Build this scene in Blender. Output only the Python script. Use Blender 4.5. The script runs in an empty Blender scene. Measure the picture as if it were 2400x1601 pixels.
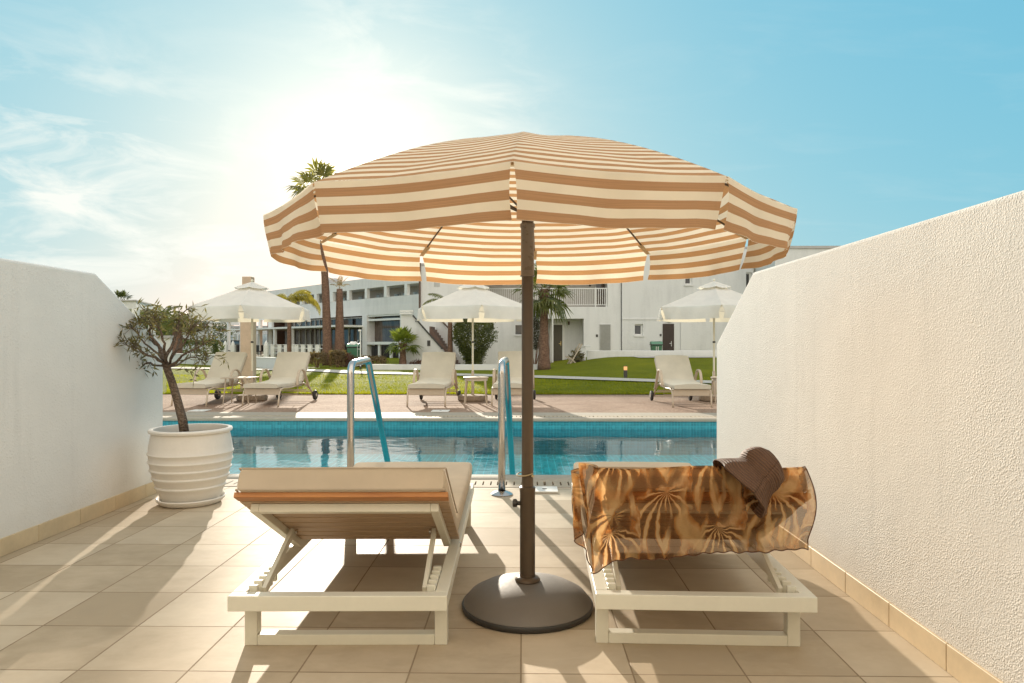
import bpy, bmesh, math, random
from mathutils import Vector, Matrix, noise
random.seed(7)
SC = bpy.context.scene
COL = SC.collection
PI = math.pi
R = math.radians
# ---------------------------------------------------------------- camera model (2400 px wide photograph)
F, HC, YAW = 1621.0, 1.2, math.atan(26 / 1621.0)
CA, SA = math.cos(YAW), math.sin(YAW)
def at(px, py, Y):
    """world point seen at pixel px,py on the vertical plane y = Y"""
    u, v = (px - 1200) / F, (804 - py) / F
    t = Y / (CA + u * SA)
    return Vector((t * (-SA + u * CA), Y, HC + t * v))
def atx(px, Y): return at(px, 804, Y).x
def atz(px, py, Y): return at(px, py, Y).z

# ---------------------------------------------------------------- object helpers
def tag(o, label=None, cat=None, group=None, kind=None):
    if label: o['label'] = label
    if cat: o['category'] = cat
    if group: o['group'] = group
    if kind: o['kind'] = kind
    return o
def thing(name, label, cat, loc=(0, 0, 0), rz=0.0, group=None):
    o = bpy.data.objects.new(name, None)
    COL.objects.link(o)
    o.empty_display_size = 0.2
    o.location = loc
    o.rotation_euler = (0, 0, rz)
    return tag(o, label, cat, group)
def kids(o): return [c for c in bpy.data.objects if c.parent == o]
def dup(o, loc=None, rz=None, label=None, parent=None):
    c = o.copy(); COL.objects.link(c)
    if parent is not None: c.parent = parent
    for ch in kids(o): dup(ch, parent=c)
    if loc is not None: c.location = loc
    if rz is not None: c.rotation_euler = (0, 0, rz)
    if label: c['label'] = label
    return c

class MB:
    def __init__(s): s.v = []; s.f = []; s.uv = {}
    def add(s, vs, fs, uvs=None):
        b = len(s.v)
        s.v += [tuple(p) for p in vs]
        for i, f in enumerate(fs):
            if uvs: s.uv[len(s.f)] = [uvs[k] for k in f]
            s.f.append(tuple(b + k for k in f))
        return s
    def box(s, x0, x1, y0, y1, z0, z1, m=None):
        if x0 > x1: x0, x1 = x1, x0
        if y0 > y1: y0, y1 = y1, y0
        if z0 > z1: z0, z1 = z1, z0
        vs = [Vector(p) for p in ((x0,y0,z0),(x1,y0,z0),(x1,y1,z0),(x0,y1,z0),(x0,y0,z1),(x1,y0,z1),(x1,y1,z1),(x0,y1,z1))]
        if m: vs = [m @ p for p in vs]
        return s.add(vs, [(0,3,2,1),(4,5,6,7),(0,1,5,4),(1,2,6,5),(2,3,7,6),(3,0,4,7)])
    def bar(s, p, q, w, h, up=(0, 0, 1)):
        """box beam from p to q, w across, h along up"""
        p, q = Vector(p), Vector(q)
        d = (q - p).normalized(); side = d.cross(Vector(up))
        if side.length < 1e-4: side = d.cross(Vector((0, 1, 0)))
        side.normalize(); n = side.cross(d)
        a, b = side * w / 2, n * h / 2
        vs = [p-a-b, p+a-b, p+a+b, p-a+b, q-a-b, q+a-b, q+a+b, q-a+b]
        return s.add(vs, [(3,2,1,0),(4,5,6,7),(0,1,5,4),(1,2,6,5),(2,3,7,6),(3,0,4,7)])
    def tube(s, pts, r, n=10, cap=True):
        pts = [Vector(p) for p in pts]
        rs = r if isinstance(r, (list, tuple)) else [r] * len(pts)
        ref = None; vs = []; fs = []
        for i, p in enumerate(pts):
            d = (pts[min(i+1, len(pts)-1)] - pts[max(i-1, 0)]).normalized()
            if ref is None:
                ref = d.orthogonal().normalized()
            ref = (ref - d * ref.dot(d))
            ref = ref.normalized() if ref.length > 1e-6 else d.orthogonal().normalized()
            b = d.cross(ref)
            for k in range(n):
                t = 2 * PI * k / n
                vs.append(p + (ref * math.cos(t) + b * math.sin(t)) * rs[i])
        for i in range(len(pts) - 1):
            for k in range(n):
                fs.append((i*n+k, i*n+(k+1) % n, (i+1)*n+(k+1) % n, (i+1)*n+k))
        if cap:
            fs.append(tuple(range(n))[::-1]); fs.append(tuple((len(pts)-1)*n+k for k in range(n)))
        return s.add(vs, fs)
    def lathe(s, prof, n=32, m=None, cap=True):
        vs = []; fs = []
        for r, z in prof:
            for k in range(n):
                t = 2 * PI * k / n
                p = Vector((r * math.cos(t), r * math.sin(t), z))
                vs.append(m @ p if m else p)
        for i in range(len(prof) - 1):
            for k in range(n):
                fs.append((i*n+k, i*n+(k+1) % n, (i+1)*n+(k+1) % n, (i+1)*n+k))
        if cap:
            fs.append(tuple(range(n))[::-1]); fs.append(tuple((len(prof)-1)*n+k for k in range(n)))
        return s.add(vs, fs)
    def grid(s, fn, nu, nv, uvf=None):
        vs = []; uvs = []
        for j in range(nv + 1):
            for i in range(nu + 1):
                u, v = i / nu, j / nv
                vs.append(Vector(fn(u, v))); uvs.append(uvf(u, v) if uvf else (u, v))
        fs = [(j*(nu+1)+i, j*(nu+1)+i+1, (j+1)*(nu+1)+i+1, (j+1)*(nu+1)+i) for j in range(nv) for i in range(nu)]
        return s.add(vs, fs, uvs)
    def prism(s, poly, ax, a, b):
        """extrude a 2D polygon along axis ax (0 x,1 y,2 z) from a to b"""
        def P(p, t):
            q = [p[0], p[1]]; q.insert(ax, t); return tuple(q)
        n = len(poly)
        vs = [P(p, a) for p in poly] + [P(p, b) for p in poly]
        fs = [tuple(range(n))[::-1], tuple(range(n, 2*n))] + [(i, (i+1) % n, n+(i+1) % n, n+i) for i in range(n)]
        return s.add(vs, fs)
    def build(s, name, mat, parent=None, smooth=False, bevel=0.0, world=False, solid=0.0, fix=True, seg=2):
        me = bpy.data.meshes.new(name)
        vs = s.v
        if world and parent is not None:
            top = parent
            while top.parent: top = top.parent
            mi = (Matrix.Translation(top.location) @ top.rotation_euler.to_matrix().to_4x4()).inverted()
            vs = [tuple(mi @ Vector(p)) for p in vs]
        me.from_pydata(vs, [], s.f)
        if s.uv:
            ul = me.uv_layers.new(name='UVMap')
            for pi, pol in enumerate(me.polygons):
                if pi in s.uv:
                    for k, li in enumerate(pol.loop_indices): ul.data[li].uv = s.uv[pi][k]
        if fix:
            bm = bmesh.new(); bm.from_mesh(me)
            bmesh.ops.recalc_face_normals(bm, faces=bm.faces)
            bm.to_mesh(me); bm.free()
        if smooth:
            for p in me.polygons: p.use_smooth = True
            if smooth != 'all':
                me.set_sharp_from_angle(angle=R(40))
        me.materials.append(mat)
        o = bpy.data.objects.new(name, me); COL.objects.link(o)
        if parent is not None: o.parent = parent
        if solid:
            md = o.modifiers.new('solid', 'SOLIDIFY'); md.thickness = solid; md.offset = 0
        if bevel:
            md = o.modifiers.new('bevel', 'BEVEL'); md.width = bevel; md.segments = seg; md.limit_method = 'ANGLE'; md.angle_limit = R(40)
        return o

def wall_holes(mb, x0, x1, z0, z1, y0, y1, holes):
    """wall slab between y0 and y1 with rectangular holes (hx0,hx1,hz0,hz1), built of butted boxes"""
    xs = sorted(set([x0, x1] + [c for h in holes for c in h[:2]]))
    for a, b in zip(xs, xs[1:]):
        if b - a < 1e-6: continue
        m = (a + b) / 2
        hs = sorted([(h[2], h[3]) for h in holes if h[0] <= m <= h[1]])
        z = z0
        for c, d in hs:
            if c > z: mb.box(a, b, y0, y1, z, c)
            z = max(z, d)
        if z < z1: mb.box(a, b, y0, y1, z, z1)

# ---------------------------------------------------------------- materials
def newmat(name):
    m = bpy.data.materials.new(name); m.use_nodes = True
    nt = m.node_tree; nt.nodes.clear()
    out = nt.nodes.new('ShaderNodeOutputMaterial')
    return m, nt, out
class NT:
    def __init__(s, nt): s.nt = nt
    def n(s, t, **kw):
        nd = s.nt.nodes.new(t)
        for k, v in kw.items():
            if k.startswith('_'): setattr(nd, k[1:], v)
        for k, v in kw.items():
            if k.startswith('_'): continue
            key = k.replace('__', ' ')
            if k[0] == 'i' and k[1:].isdigit(): key = int(k[1:])
            sock = nd.inputs[key]
            if isinstance(v, bpy.types.NodeSocket): s.nt.links.new(v, sock)
            else: sock.default_value = v
        return nd
    def math(s, op, a, b=0.0, clamp=False): return s.n('ShaderNodeMath', _operation=op, _use_clamp=clamp, i0=a, i1=b).outputs[0]
    def mix(s, f, a, b, mode='MIX'):
        nd = s.n('ShaderNodeMix', _data_type='RGBA', _blend_type=mode)
        for k, v in ((0, f), (6, a), (7, b)):
            if isinstance(v, bpy.types.NodeSocket): s.nt.links.new(v, nd.inputs[k])
            else: nd.inputs[k].default_value = v if k == 0 else tuple(v)[:3] + (1,)
        return nd.outputs[2]
    def ramp(s, fac, stops, interp='LINEAR'):
        nd = s.nt.nodes.new('ShaderNodeValToRGB'); cr = nd.color_ramp; cr.interpolation = interp
        s.nt.links.new(fac, nd.inputs[0])
        while len(cr.elements) < len(stops): cr.elements.new(0.5)
        for e, (p, c) in zip(cr.elements, stops):
            e.position = p; e.color = tuple(c)[:3] + (1,) if not isinstance(c, (int, float)) else (c, c, c, 1)
        return nd.outputs[0]
    def coord(s, which='Object'): return s.n('ShaderNodeTexCoord').outputs[which]
    def map(s, vec, scale=(1, 1, 1), rot=(0, 0, 0), loc=(0, 0, 0)):
        return s.n('ShaderNodeMapping', Vector=vec, Scale=scale, Rotation=rot, Location=loc).outputs[0]
    def noise(s, vec, scale, detail=4, rough=0.5, dist=0.0, out=0):
        return s.n('ShaderNodeTexNoise', Vector=vec, Scale=scale, Detail=detail, Roughness=rough, Distortion=dist).outputs[out]
    def bump(s, h, strength=0.3, dist=0.01, normal=None):
        kw = dict(Height=h, Strength=strength, Distance=dist)
        if normal is not None: kw['Normal'] = normal
        return s.n('ShaderNodeBump', **kw).outputs[0]
def shade(c, k): return tuple(max(0, x * k) for x in c[:3])
def M(name, base, rough=0.5, metal=0.0, var=0.12, scale=3.0, bump=0.0, bscale=60.0, bdist=0.004, spec=0.5, stretch=(1, 1, 1), aniso=None):
    m, nt, out = newmat(name); N = NT(nt)
    co = N.map(N.coord(), scale=stretch)
    a = N.noise(co, scale, 5, 0.6); b = N.noise(co, scale * 9, 3, 0.6)
    f = N.math('ADD', N.math('MULTIPLY', a, 0.7), N.math('MULTIPLY', b, 0.3))
    col = N.ramp(f, [(0.3, shade(base, 1 - var)), (0.7, shade(base, 1 + var))])
    kw = {'Base Color': col}
    pb = nt.nodes.new('ShaderNodeBsdfPrincipled')
    nt.links.new(col, pb.inputs['Base Color'])
    pb.inputs['Metallic'].default_value = metal
    pb.inputs['Specular IOR Level'].default_value = spec
    rr = N.math('ADD', N.math('MULTIPLY', N.math('SUBTRACT', b, 0.5), 0.25), rough, True)
    nt.links.new(rr, pb.inputs['Roughness'])
    if bump:
        h = N.noise(N.map(N.coord(), scale=stretch), bscale, 4, 0.6)
        nt.links.new(N.bump(h, bump, bdist), pb.inputs['Normal'])
    nt.links.new(pb.outputs[0], out.inputs[0])
    return m
def cloth(name, base, trans=0.5, tcol=None, var=0.06, weave=900, stripes=None, bump=0.15):
    """diffuse + translucent woven fabric; stripes=(other colour) uses UV v in metres"""
    m, nt, out = newmat(name); N = NT(nt)
    co = N.coord()
    f = N.noise(co, 4.0, 4, 0.6)
    col = N.ramp(f, [(0.3, shade(base, 1 - var)), (0.7, shade(base, 1 + var))])
    tc = tcol or base
    tcolr = N.ramp(f, [(0.3, shade(tc, 1 - var)), (0.7, shade(tc, 1 + var))])
    if stripes:
        uv = N.n('ShaderNodeSeparateXYZ', Vector=N.coord('UV')).outputs
        b = N.math('FRACT', N.math('DIVIDE', N.math('ADD', uv[1], 0.165 + 5.7), 0.057))
        s = N.math('LESS_THAN', b, 0.5)
        thread = N.noise(N.map(N.coord('UV'), scale=(3, 500, 1)), 1.0, 2, 0.5)
        b0, t0 = stripes
        bc = N.ramp(thread, [(0.3, shade(b0, 0.85)), (0.7, shade(b0, 1.15))])
        bt = N.ramp(thread, [(0.3, shade(t0, 0.85)), (0.7, shade(t0, 1.15))])
        col = N.mix(s, col, bc); tcolr = N.mix(s, tcolr, bt)
    h = N.noise(co, 25.0, 3, 0.6)
    nrm = N.bump(h, bump, 0.01)
    d = N.n('ShaderNodeBsdfDiffuse', Color=col, Roughness=0.6, Normal=nrm)
    t = N.n('ShaderNodeBsdfTranslucent', Color=tcolr, Normal=nrm)
    mx = N.n('ShaderNodeMixShader', i0=trans, i1=d.outputs[0], i2=t.outputs[0])
    nt.links.new(mx.outputs[0], out.inputs[0])
    return m
def leafmat(name, a, b, trans=0.35, scale=3.0, rough=0.5):
    m, nt, out = newmat(name); N = NT(nt)
    f = N.noise(N.coord(), scale, 4, 0.7)
    col = N.ramp(f, [(0.32, a), (0.68, b)])
    pb = N.n('ShaderNodeBsdfPrincipled', Base__Color=col, Roughness=rough)
    tl = N.n('ShaderNodeBsdfTranslucent', Color=N.mix(1.0, col, (1.5, 1.6, 0.6), 'MULTIPLY'))
    mx = N.n('ShaderNodeMixShader', i0=trans, i1=pb.outputs[0], i2=tl.outputs[0])
    nt.links.new(mx.outputs[0], out.inputs[0])
    return m
def emit(name, col, st):
    m, nt, out = newmat(name); N = NT(nt)
    f = N.noise(N.coord(), 20, 2)
    e = N.n('ShaderNodeEmission', Color=N.ramp(f, [(0.3, shade(col, 0.85)), (0.7, col)]), Strength=st)
    nt.links.new(e.outputs[0], out.inputs[0]); return m
SUN_E, SKY_S, EXPO = 2.0, 0.15, 1.9
GLOW = (.13, .50, 5.0); SKYG = (.54, .21, .05); SKYT = (.262, .80, 1.215); CLOUD = (1.8, 1.8, 1.66); HORI = 0.0
BACK_FILL = (3.3, 3.05, 2.7); ZEN_FILL = (1.5, 1.46, 1.36)  # fill added to unseen sky: behind the viewer, and overhead
# ---------------------------------------------------------------- the materials of the place
def tile_floor():
    m, nt, out = newmat('terrace_tile'); N = NT(nt)
    co = N.coord(); s = N.n('ShaderNodeSeparateXYZ', Vector=co).outputs
    px = N.math('DIVIDE', N.math('ADD', s[0], 0.008 + 40.6), 0.406); py = N.math('DIVIDE', N.math('ADD', s[1], -2.51 + 39.5), 0.395)
    fx, fy = N.math('FRACT', px), N.math('FRACT', py)
    def edge(f): return N.math('MINIMUM', f, N.math('SUBTRACT', 1.0, f))
    e = N.math('MINIMUM', edge(fx), edge(fy))
    wob = N.math('MULTIPLY', N.math('SUBTRACT', N.noise(co, 30, 3), 0.5), 0.003)
    grout = N.n('ShaderNodeMapRange', Value=N.math('ADD', e, wob), i1=0.0055, i2=0.0095, i3=1.0, i4=0.0).outputs[0]
    cell = N.n('ShaderNodeCombineXYZ', X=N.math('FLOOR', px), Y=N.math('FLOOR', py)).outputs[0]
    rnd = N.n('ShaderNodeTexWhiteNoise', _noise_dimensions='3D', Vector=cell).outputs[0]
    off = N.n('ShaderNodeVectorMath', _operation='MULTIPLY_ADD', i0=cell, i1=(3.7, 5.1, 0), i2=co).outputs[0]
    st = N.noise(N.map(off, scale=(3.0, 5.5, 1)), 1.6, 6, 0.65, 0.3)
    cl = N.noise(off, 3.5, 5, 0.6)
    v = N.math('ADD', N.math('ADD', N.math('MULTIPLY', st, 0.5), N.math('MULTIPLY', cl, 0.4)), N.math('MULTIPLY', N.math('SUBTRACT', rnd, .5), 0.42))
    tile = N.ramp(v, [(0.3, (0.43, 0.345, 0.24)), (0.52, (0.53, 0.435, 0.315)), (0.78, (0.60, 0.51, 0.385))])
    dirt = N.noise(co, 0.8, 6, 0.7)
    tile = N.mix(N.math('MULTIPLY', N.ramp(dirt, [(0.47, 0.0), (0.68, 1.0)]), 0.40), tile, (0.36, 0.29, 0.21))
    col = N.mix(grout, tile, N.ramp(cl, [(0.3, (0.20, 0.145, 0.095)), (0.7, (0.36, 0.28, 0.19))]))
    pb = nt.nodes.new('ShaderNodeBsdfPrincipled')
    nt.links.new(col, pb.inputs['Base Color'])
    rg = N.math('ADD', N.math('MULTIPLY', cl, 0.16), N.math('ADD', 0.46, N.math('MULTIPLY', grout, 0.35)))
    nt.links.new(rg, pb.inputs['Roughness']); pb.inputs['Specular IOR Level'].default_value = 0.09
    hh = N.math('ADD', N.math('MULTIPLY', grout, -1.0), N.math('ADD', N.math('MULTIPLY', N.noise(co, 6, 3), 0.25), N.math('MULTIPLY', rnd, 0.1)))
    nt.links.new(N.bump(hh, 0.5, 0.003), pb.inputs['Normal'])
    nt.links.new(pb.outputs[0], out.inputs[0]); return m
def stucco(name, base, strength, scale, dist, coarse):
    m, nt, out = newmat(name); N = NT(nt)
    co = N.coord()
    def grains(sc, seed):
        v = N.n('ShaderNodeTexVoronoi', Vector=N.map(co, loc=(seed, seed * 2, seed)), Scale=sc, Randomness=1.0)
        rnd = N.n('ShaderNodeSeparateColor', Color=v.outputs['Color']).outputs[0]
        d = N.math('SUBTRACT', 1.0, N.math('MULTIPLY', v.outputs['Distance'], 1.5), True)
        return N.math('MULTIPLY', d, N.math('POWER', rnd, 1.6))
    g2 = N.noise(co, scale * 1.6, 3, 0.6)
    g3 = N.noise(co, coarse, 3, 0.5)
    h = N.math('ADD', N.math('ADD', grains(scale, 1.3), N.math('MULTIPLY', grains(scale * 1.7, 4.1), .6)), N.math('ADD', N.math('MULTIPLY', g2, 0.4), N.math('MULTIPLY', g3, 0.25)))
    big = N.noise(co, 1.1, 5, 0.65)
    col = N.ramp(N.math('ADD', N.math('MULTIPLY', big, 0.7), N.math('MULTIPLY', g2, 0.3)), [(0.3, shade(base, 0.88)), (0.65, base)])
    run = N.noise(N.map(co, scale=(5, 5, .35)), 1.6, 5, 0.65)
    col = N.mix(N.math('MULTIPLY', N.ramp(run, [(.55, 0.0), (.75, 1.0)]), .35), col, shade(base, .78))
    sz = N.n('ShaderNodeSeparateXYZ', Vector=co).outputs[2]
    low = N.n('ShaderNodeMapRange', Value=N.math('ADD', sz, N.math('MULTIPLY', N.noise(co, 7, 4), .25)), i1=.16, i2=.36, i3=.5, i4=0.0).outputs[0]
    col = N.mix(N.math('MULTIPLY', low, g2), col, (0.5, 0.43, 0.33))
    uneven = N.ramp(N.noise(co, 2.3, 4, .6), [(.3, .35), (.65, 1.0)])
    pb = N.n('ShaderNodeBsdfPrincipled', Base__Color=col, Roughness=0.85, Normal=N.bump(N.math('MULTIPLY', h, uneven), strength, dist))
    pb.inputs['Specular IOR Level'].default_value = 0.2
    nt.links.new(pb.outputs[0], out.inputs[0]); return m
def plaster(name, base):
    m, nt, out = newmat(name); N = NT(nt)
    co = N.coord()
    a = N.noise(co, 0.35, 6, 0.65); b = N.noise(N.map(co, scale=(2.0, 2.0, 0.25)), 1.5, 5, 0.6); g = N.noise(co, 14, 4, 0.6)
    f = N.math('ADD', N.math('MULTIPLY', a, 0.45), N.math('ADD', N.math('MULTIPLY', b, 0.4), N.math('MULTIPLY', g, 0.15)))
    col = N.ramp(f, [(0.3, shade(base, 0.82)), (0.5, base), (0.75, shade(base, 1.05))])
    pb = N.n('ShaderNodeBsdfPrincipled', Base__Color=col, Roughness=0.8, Normal=N.bump(g, 0.25, 0.02))
    nt.links.new(pb.outputs[0], out.inputs[0]); return m
def pool_tile(name, base, size):
    m, nt, out = newmat(name); N = NT(nt)
    s = N.n('ShaderNodeSeparateXYZ', Vector=N.coord()).outputs
    fs = [N.math('FRACT', N.math('ADD', N.math('DIVIDE', c, size), 500.37)) for c in s]
    es = [N.math('MINIMUM', f, N.math('SUBTRACT', 1.0, f)) for f in fs]
    g = N.math('LESS_THAN', N.math('MINIMUM', es[0], es[2]), 0.055)
    cell = N.n('ShaderNodeCombineXYZ', X=N.math('FLOOR', N.math('DIVIDE', s[0], size)), Y=N.math('FLOOR', N.math('DIVIDE', s[1], size)), Z=N.math('FLOOR', N.math('DIVIDE', s[2], size))).outputs[0]
    rnd = N.n('ShaderNodeTexWhiteNoise', _noise_dimensions='3D', Vector=cell).outputs[0]
    col = N.ramp(rnd, [(0.0, shade(base, 0.8)), (1.0, shade(base, 1.2))])
    col = N.mix(g, col, shade(base, 1.55))
    pb = N.n('ShaderNodeBsdfPrincipled', Base__Color=col, Roughness=0.3)
    nt.links.new(pb.outputs[0], out.inputs[0]); return m
def water():
    m, nt, out = newmat('pool_water'); N = NT(nt)
    co = N.coord()
    h = N.math('ADD', N.noise(N.map(co, scale=(1, 1.5, 1)), 2.2, 3, 0.5, 0.4), N.math('MULTIPLY', N.noise(N.map(co, scale=(1, 1.4, 1)), 9.0, 2, 0.5), 0.16))
    nr = N.bump(h, 0.13, 0.03)
    fr = N.n('ShaderNodeFresnel', IOR=1.26, Normal=nr).outputs[0]
    gl = N.n('ShaderNodeBsdfGlossy', Color=(0.97, 0.99, 1, 1), Roughness=0.01, Normal=nr)
    tr = N.n('ShaderNodeBsdfTransparent', Color=(0.66, 0.96, 1.0, 1))
    mx = N.n('ShaderNodeMixShader', i0=fr, i1=tr.outputs[0], i2=gl.outputs[0])
    nt.links.new(mx.outputs[0], out.inputs[0]); return m
def lawn():
    m, nt, out = newmat('lawn_turf'); N = NT(nt)
    co = N.coord()
    a = N.noise(co, 0.5, 6, 0.7); b = N.noise(co, 35, 4, 0.7); c = N.noise(N.map(co, scale=(1, 0.3, 1)), 130, 3, 0.7)
    f = N.math('ADD', N.math('MULTIPLY', a, 0.4), N.math('ADD', N.math('MULTIPLY', b, 0.3), N.math('MULTIPLY', c, 0.3)))
    col = N.ramp(f, [(0.3, (0.085, 0.11, 0.008)), (0.5, (0.19, 0.21, 0.012)), (0.68, (0.31, 0.30, 0.012))])
    pb = N.n('ShaderNodeBsdfPrincipled', Base__Color=col, Roughness=0.9, Normal=N.bump(N.math('ADD', b, c), 0.9, 0.05))
    pb.inputs['Specular IOR Level'].default_value = 0.1
    nt.links.new(pb.outputs[0], out.inputs[0]); return m
def pebble():
    m, nt, out = newmat('pebble_deck'); N = NT(nt)
    co = N.coord()
    v = N.n('ShaderNodeTexVoronoi', Vector=co, Scale=70.0); c1 = N.n('ShaderNodeSeparateColor', Color=v.outputs['Color']).outputs[0]
    a = N.noise(co, 1.2, 5, 0.6)
    f = N.math('ADD', N.math('MULTIPLY', c1, 0.45), N.math('MULTIPLY', a, 0.55))
    col = N.ramp(f, [(0.2, (0.16, 0.10, 0.068)), (0.5, (0.31, 0.21, 0.15)), (0.8, (0.46, 0.35, 0.27))])
    pb = N.n('ShaderNodeBsdfPrincipled', Base__Color=col, Roughness=0.9, Normal=N.bump(v.outputs['Distance'], 0.5, 0.004)); pb.inputs['Specular IOR Level'].default_value = 0.08
    nt.links.new(pb.outputs[0], out.inputs[0]); return m
def wood(name, a, b, ax=(1, 14, 14)):
    m, nt, out = newmat(name); N = NT(nt)
    co = N.map(N.coord(), scale=ax)
    g = N.noise(co, 5.0, 6, 0.65, 0.5); g2 = N.noise(co, 22, 3, 0.6)
    col = N.ramp(N.math('ADD', N.math('MULTIPLY', g, 0.7), N.math('MULTIPLY', g2, 0.3)), [(0.3, a), (0.7, b)])
    pb = N.n('ShaderNodeBsdfPrincipled', Base__Color=col, Roughness=0.5, Normal=N.bump(g2, 0.2, 0.002))
    nt.links.new(pb.outputs[0], out.inputs[0]); return m
def trunkmat(name, a, b, sc=3.0):
    m, nt, out = newmat(name); N = NT(nt)
    co = N.coord()
    w = N.n('ShaderNodeTexWave', _bands_direction='Z', Vector=co, Scale=sc, Distortion=14.0, Detail=4.0, Detail__Scale=2.5).outputs[1]
    n = N.noise(N.map(co, scale=(6, 6, 1.5)), 3.0, 5, 0.7)
    f = N.math('ADD', N.math('MULTIPLY', w, 0.22), N.math('MULTIPLY', n, 0.78))
    col = N.ramp(f, [(0.3, a), (0.72, b)])
    pb = N.n('ShaderNodeBsdfPrincipled', Base__Color=col, Roughness=0.9, Normal=N.bump(f, 0.8, 0.04))
    nt.links.new(pb.outputs[0], out.inputs[0]); return m
def glass(name, tint, rough=0.05):
    m, nt, out = newmat(name); N = NT(nt)
    co = N.coord()
    n = N.noise(N.map(co, scale=(1.3, 1.3, 0.5)), 1.2, 5, 0.65)
    col = N.ramp(n, [(0.35, shade(tint, 0.5)), (0.65, shade(tint, 1.6))])
    pb = N.n('ShaderNodeBsdfPrincipled', Base__Color=col, Roughness=rough, Normal=N.bump(N.noise(co, 2.0, 2), 0.05, 0.02))
    pb.inputs['Specular IOR Level'].default_value = 0.6
    nt.links.new(pb.outputs[0], out.inputs[0]); return m
def scarfmat():
    m, nt, out = newmat('sheer_scarf_print'); N = NT(nt)
    uv = N.coord('UV')
    wrp = N.n('ShaderNodeVectorMath', _operation='SUBTRACT', i0=N.noise(N.map(uv, scale=(5, 4, 1)), 1.4, 4, 0.6, out=1), i1=(.5, .5, .5)).outputs[0]
    uvw = N.n('ShaderNodeVectorMath', _operation='MULTIPLY_ADD', i0=wrp, i1=(.075, .085, 0), i2=uv).outputs[0]
    s = N.n('ShaderNodeSeparateXYZ', Vector=uvw).outputs
    def leafs(w, h, ox, oy, n, seed):
        """mirror-image palm leaves: fans of narrow blades that spring from a point and fade outwards"""
        col_ = N.math('DIVIDE', N.math('ADD', s[0], ox), w)
        row = N.math('DIVIDE', N.math('ADD', s[1], N.math('ADD', oy, N.math('MULTIPLY', N.math('MODULO', N.math('FLOOR', col_), 2.0), h * .5))), h)
        x = N.math('MULTIPLY', N.math('SUBTRACT', N.math('FRACT', col_), 0.5), w)
        y = N.math('MULTIPLY', N.math('SUBTRACT', N.math('FRACT', row), 0.08), h)
        ang = N.math('ARCTAN2', N.math('ABSOLUTE', x), y)
        rad = N.math('SQRT', N.math('ADD', N.math('MULTIPLY', x, x), N.math('MULTIPLY', y, y)))
        k = N.noise(N.n('ShaderNodeCombineXYZ', X=N.math('FLOOR', col_), Y=N.math('FLOOR', row), Z=seed).outputs[0], 7.3, 1)
        st = N.math('SINE', N.math('ADD', N.math('MULTIPLY', ang, n), N.math('MULTIPLY', rad, 40.0)))
        lim = N.math('MULTIPLY', N.math('SUBTRACT', 1.25, N.math('MULTIPLY', ang, .50)), h * .82)
        msk = N.n('ShaderNodeMapRange', _interpolation_type='SMOOTHSTEP', Value=N.math('SUBTRACT', lim, rad), i1=0.0, i2=h * .16).outputs[0]
        return N.math('ADD', N.math('MULTIPLY', st, .5), .5), msk, k
    n0 = N.noise(N.map(uvw, scale=(7, 4.2, 1)), 1.5, 4, 0.55)
    base = N.ramp(n0, [(0.37, (0.085, 0.030, 0.010)), (0.44, (0.21, 0.078, 0.022)), (0.49, (0.48, 0.205, 0.058)), (0.57, (0.72, 0.49, 0.26)), (0.66, (0.44, 0.21, 0.07))])
    s1, m1, k1 = leafs(.20, .26, 3.03, 3.0, 15.0, 1.0)
    c1 = N.ramp(s1, [(0.34, (0.075, 0.031, 0.012)), (0.60, (0.20, 0.085, 0.027)), (0.76, (0.48, 0.24, 0.075)), (0.92, (0.74, 0.55, 0.30))])
    col = N.mix(N.math('MULTIPLY', m1, .92), base, c1)
    s2, m2, k2 = leafs(.31, .33, 3.17, 3.12, 11.0, 2.0)
    c2 = N.ramp(s2, [(0.25, (0.66, 0.46, 0.22)), (0.6, (0.46, 0.22, 0.065)), (0.85, (0.10, 0.04, 0.014))])
    col = N.mix(N.math('MULTIPLY', m2, N.ramp(N.noise(uv, 6.0, 2), [(.45, 0.0), (.55, .9)])), col, c2)
    weave = N.noise(N.map(uv, scale=(60, 900, 1)), 1.0, 2)
    wr = N.math('ADD', N.noise(N.map(uv, scale=(9, 2.2, 1)), 2.5, 4, 0.6, 0.6), N.math('MULTIPLY', N.noise(N.map(uv, scale=(30, 9, 1)), 2.0, 3, 0.6), 0.3))
    nw = N.bump(wr, 0.5, 0.03)
    d = N.n('ShaderNodeBsdfDiffuse', Color=col, Normal=nw); t = N.n('ShaderNodeBsdfTranslucent', Color=N.mix(1.0, col, (1.35, 1.15, 0.95), 'MULTIPLY'), Normal=nw)
    dt = N.n('ShaderNodeMixShader', i0=0.5, i1=d.outputs[0], i2=t.outputs[0])
    tr = N.n('ShaderNodeBsdfTransparent', Color=(1, 0.88, 0.74, 1))
    den = N.math('ADD', 0.49, N.math('MULTIPLY', weave, 0.26))
    mx = N.n('ShaderNodeMixShader', i0=den, i1=tr.outputs[0], i2=dt.outputs[0])
    nt.links.new(mx.outputs[0], out.inputs[0]); return m
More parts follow.
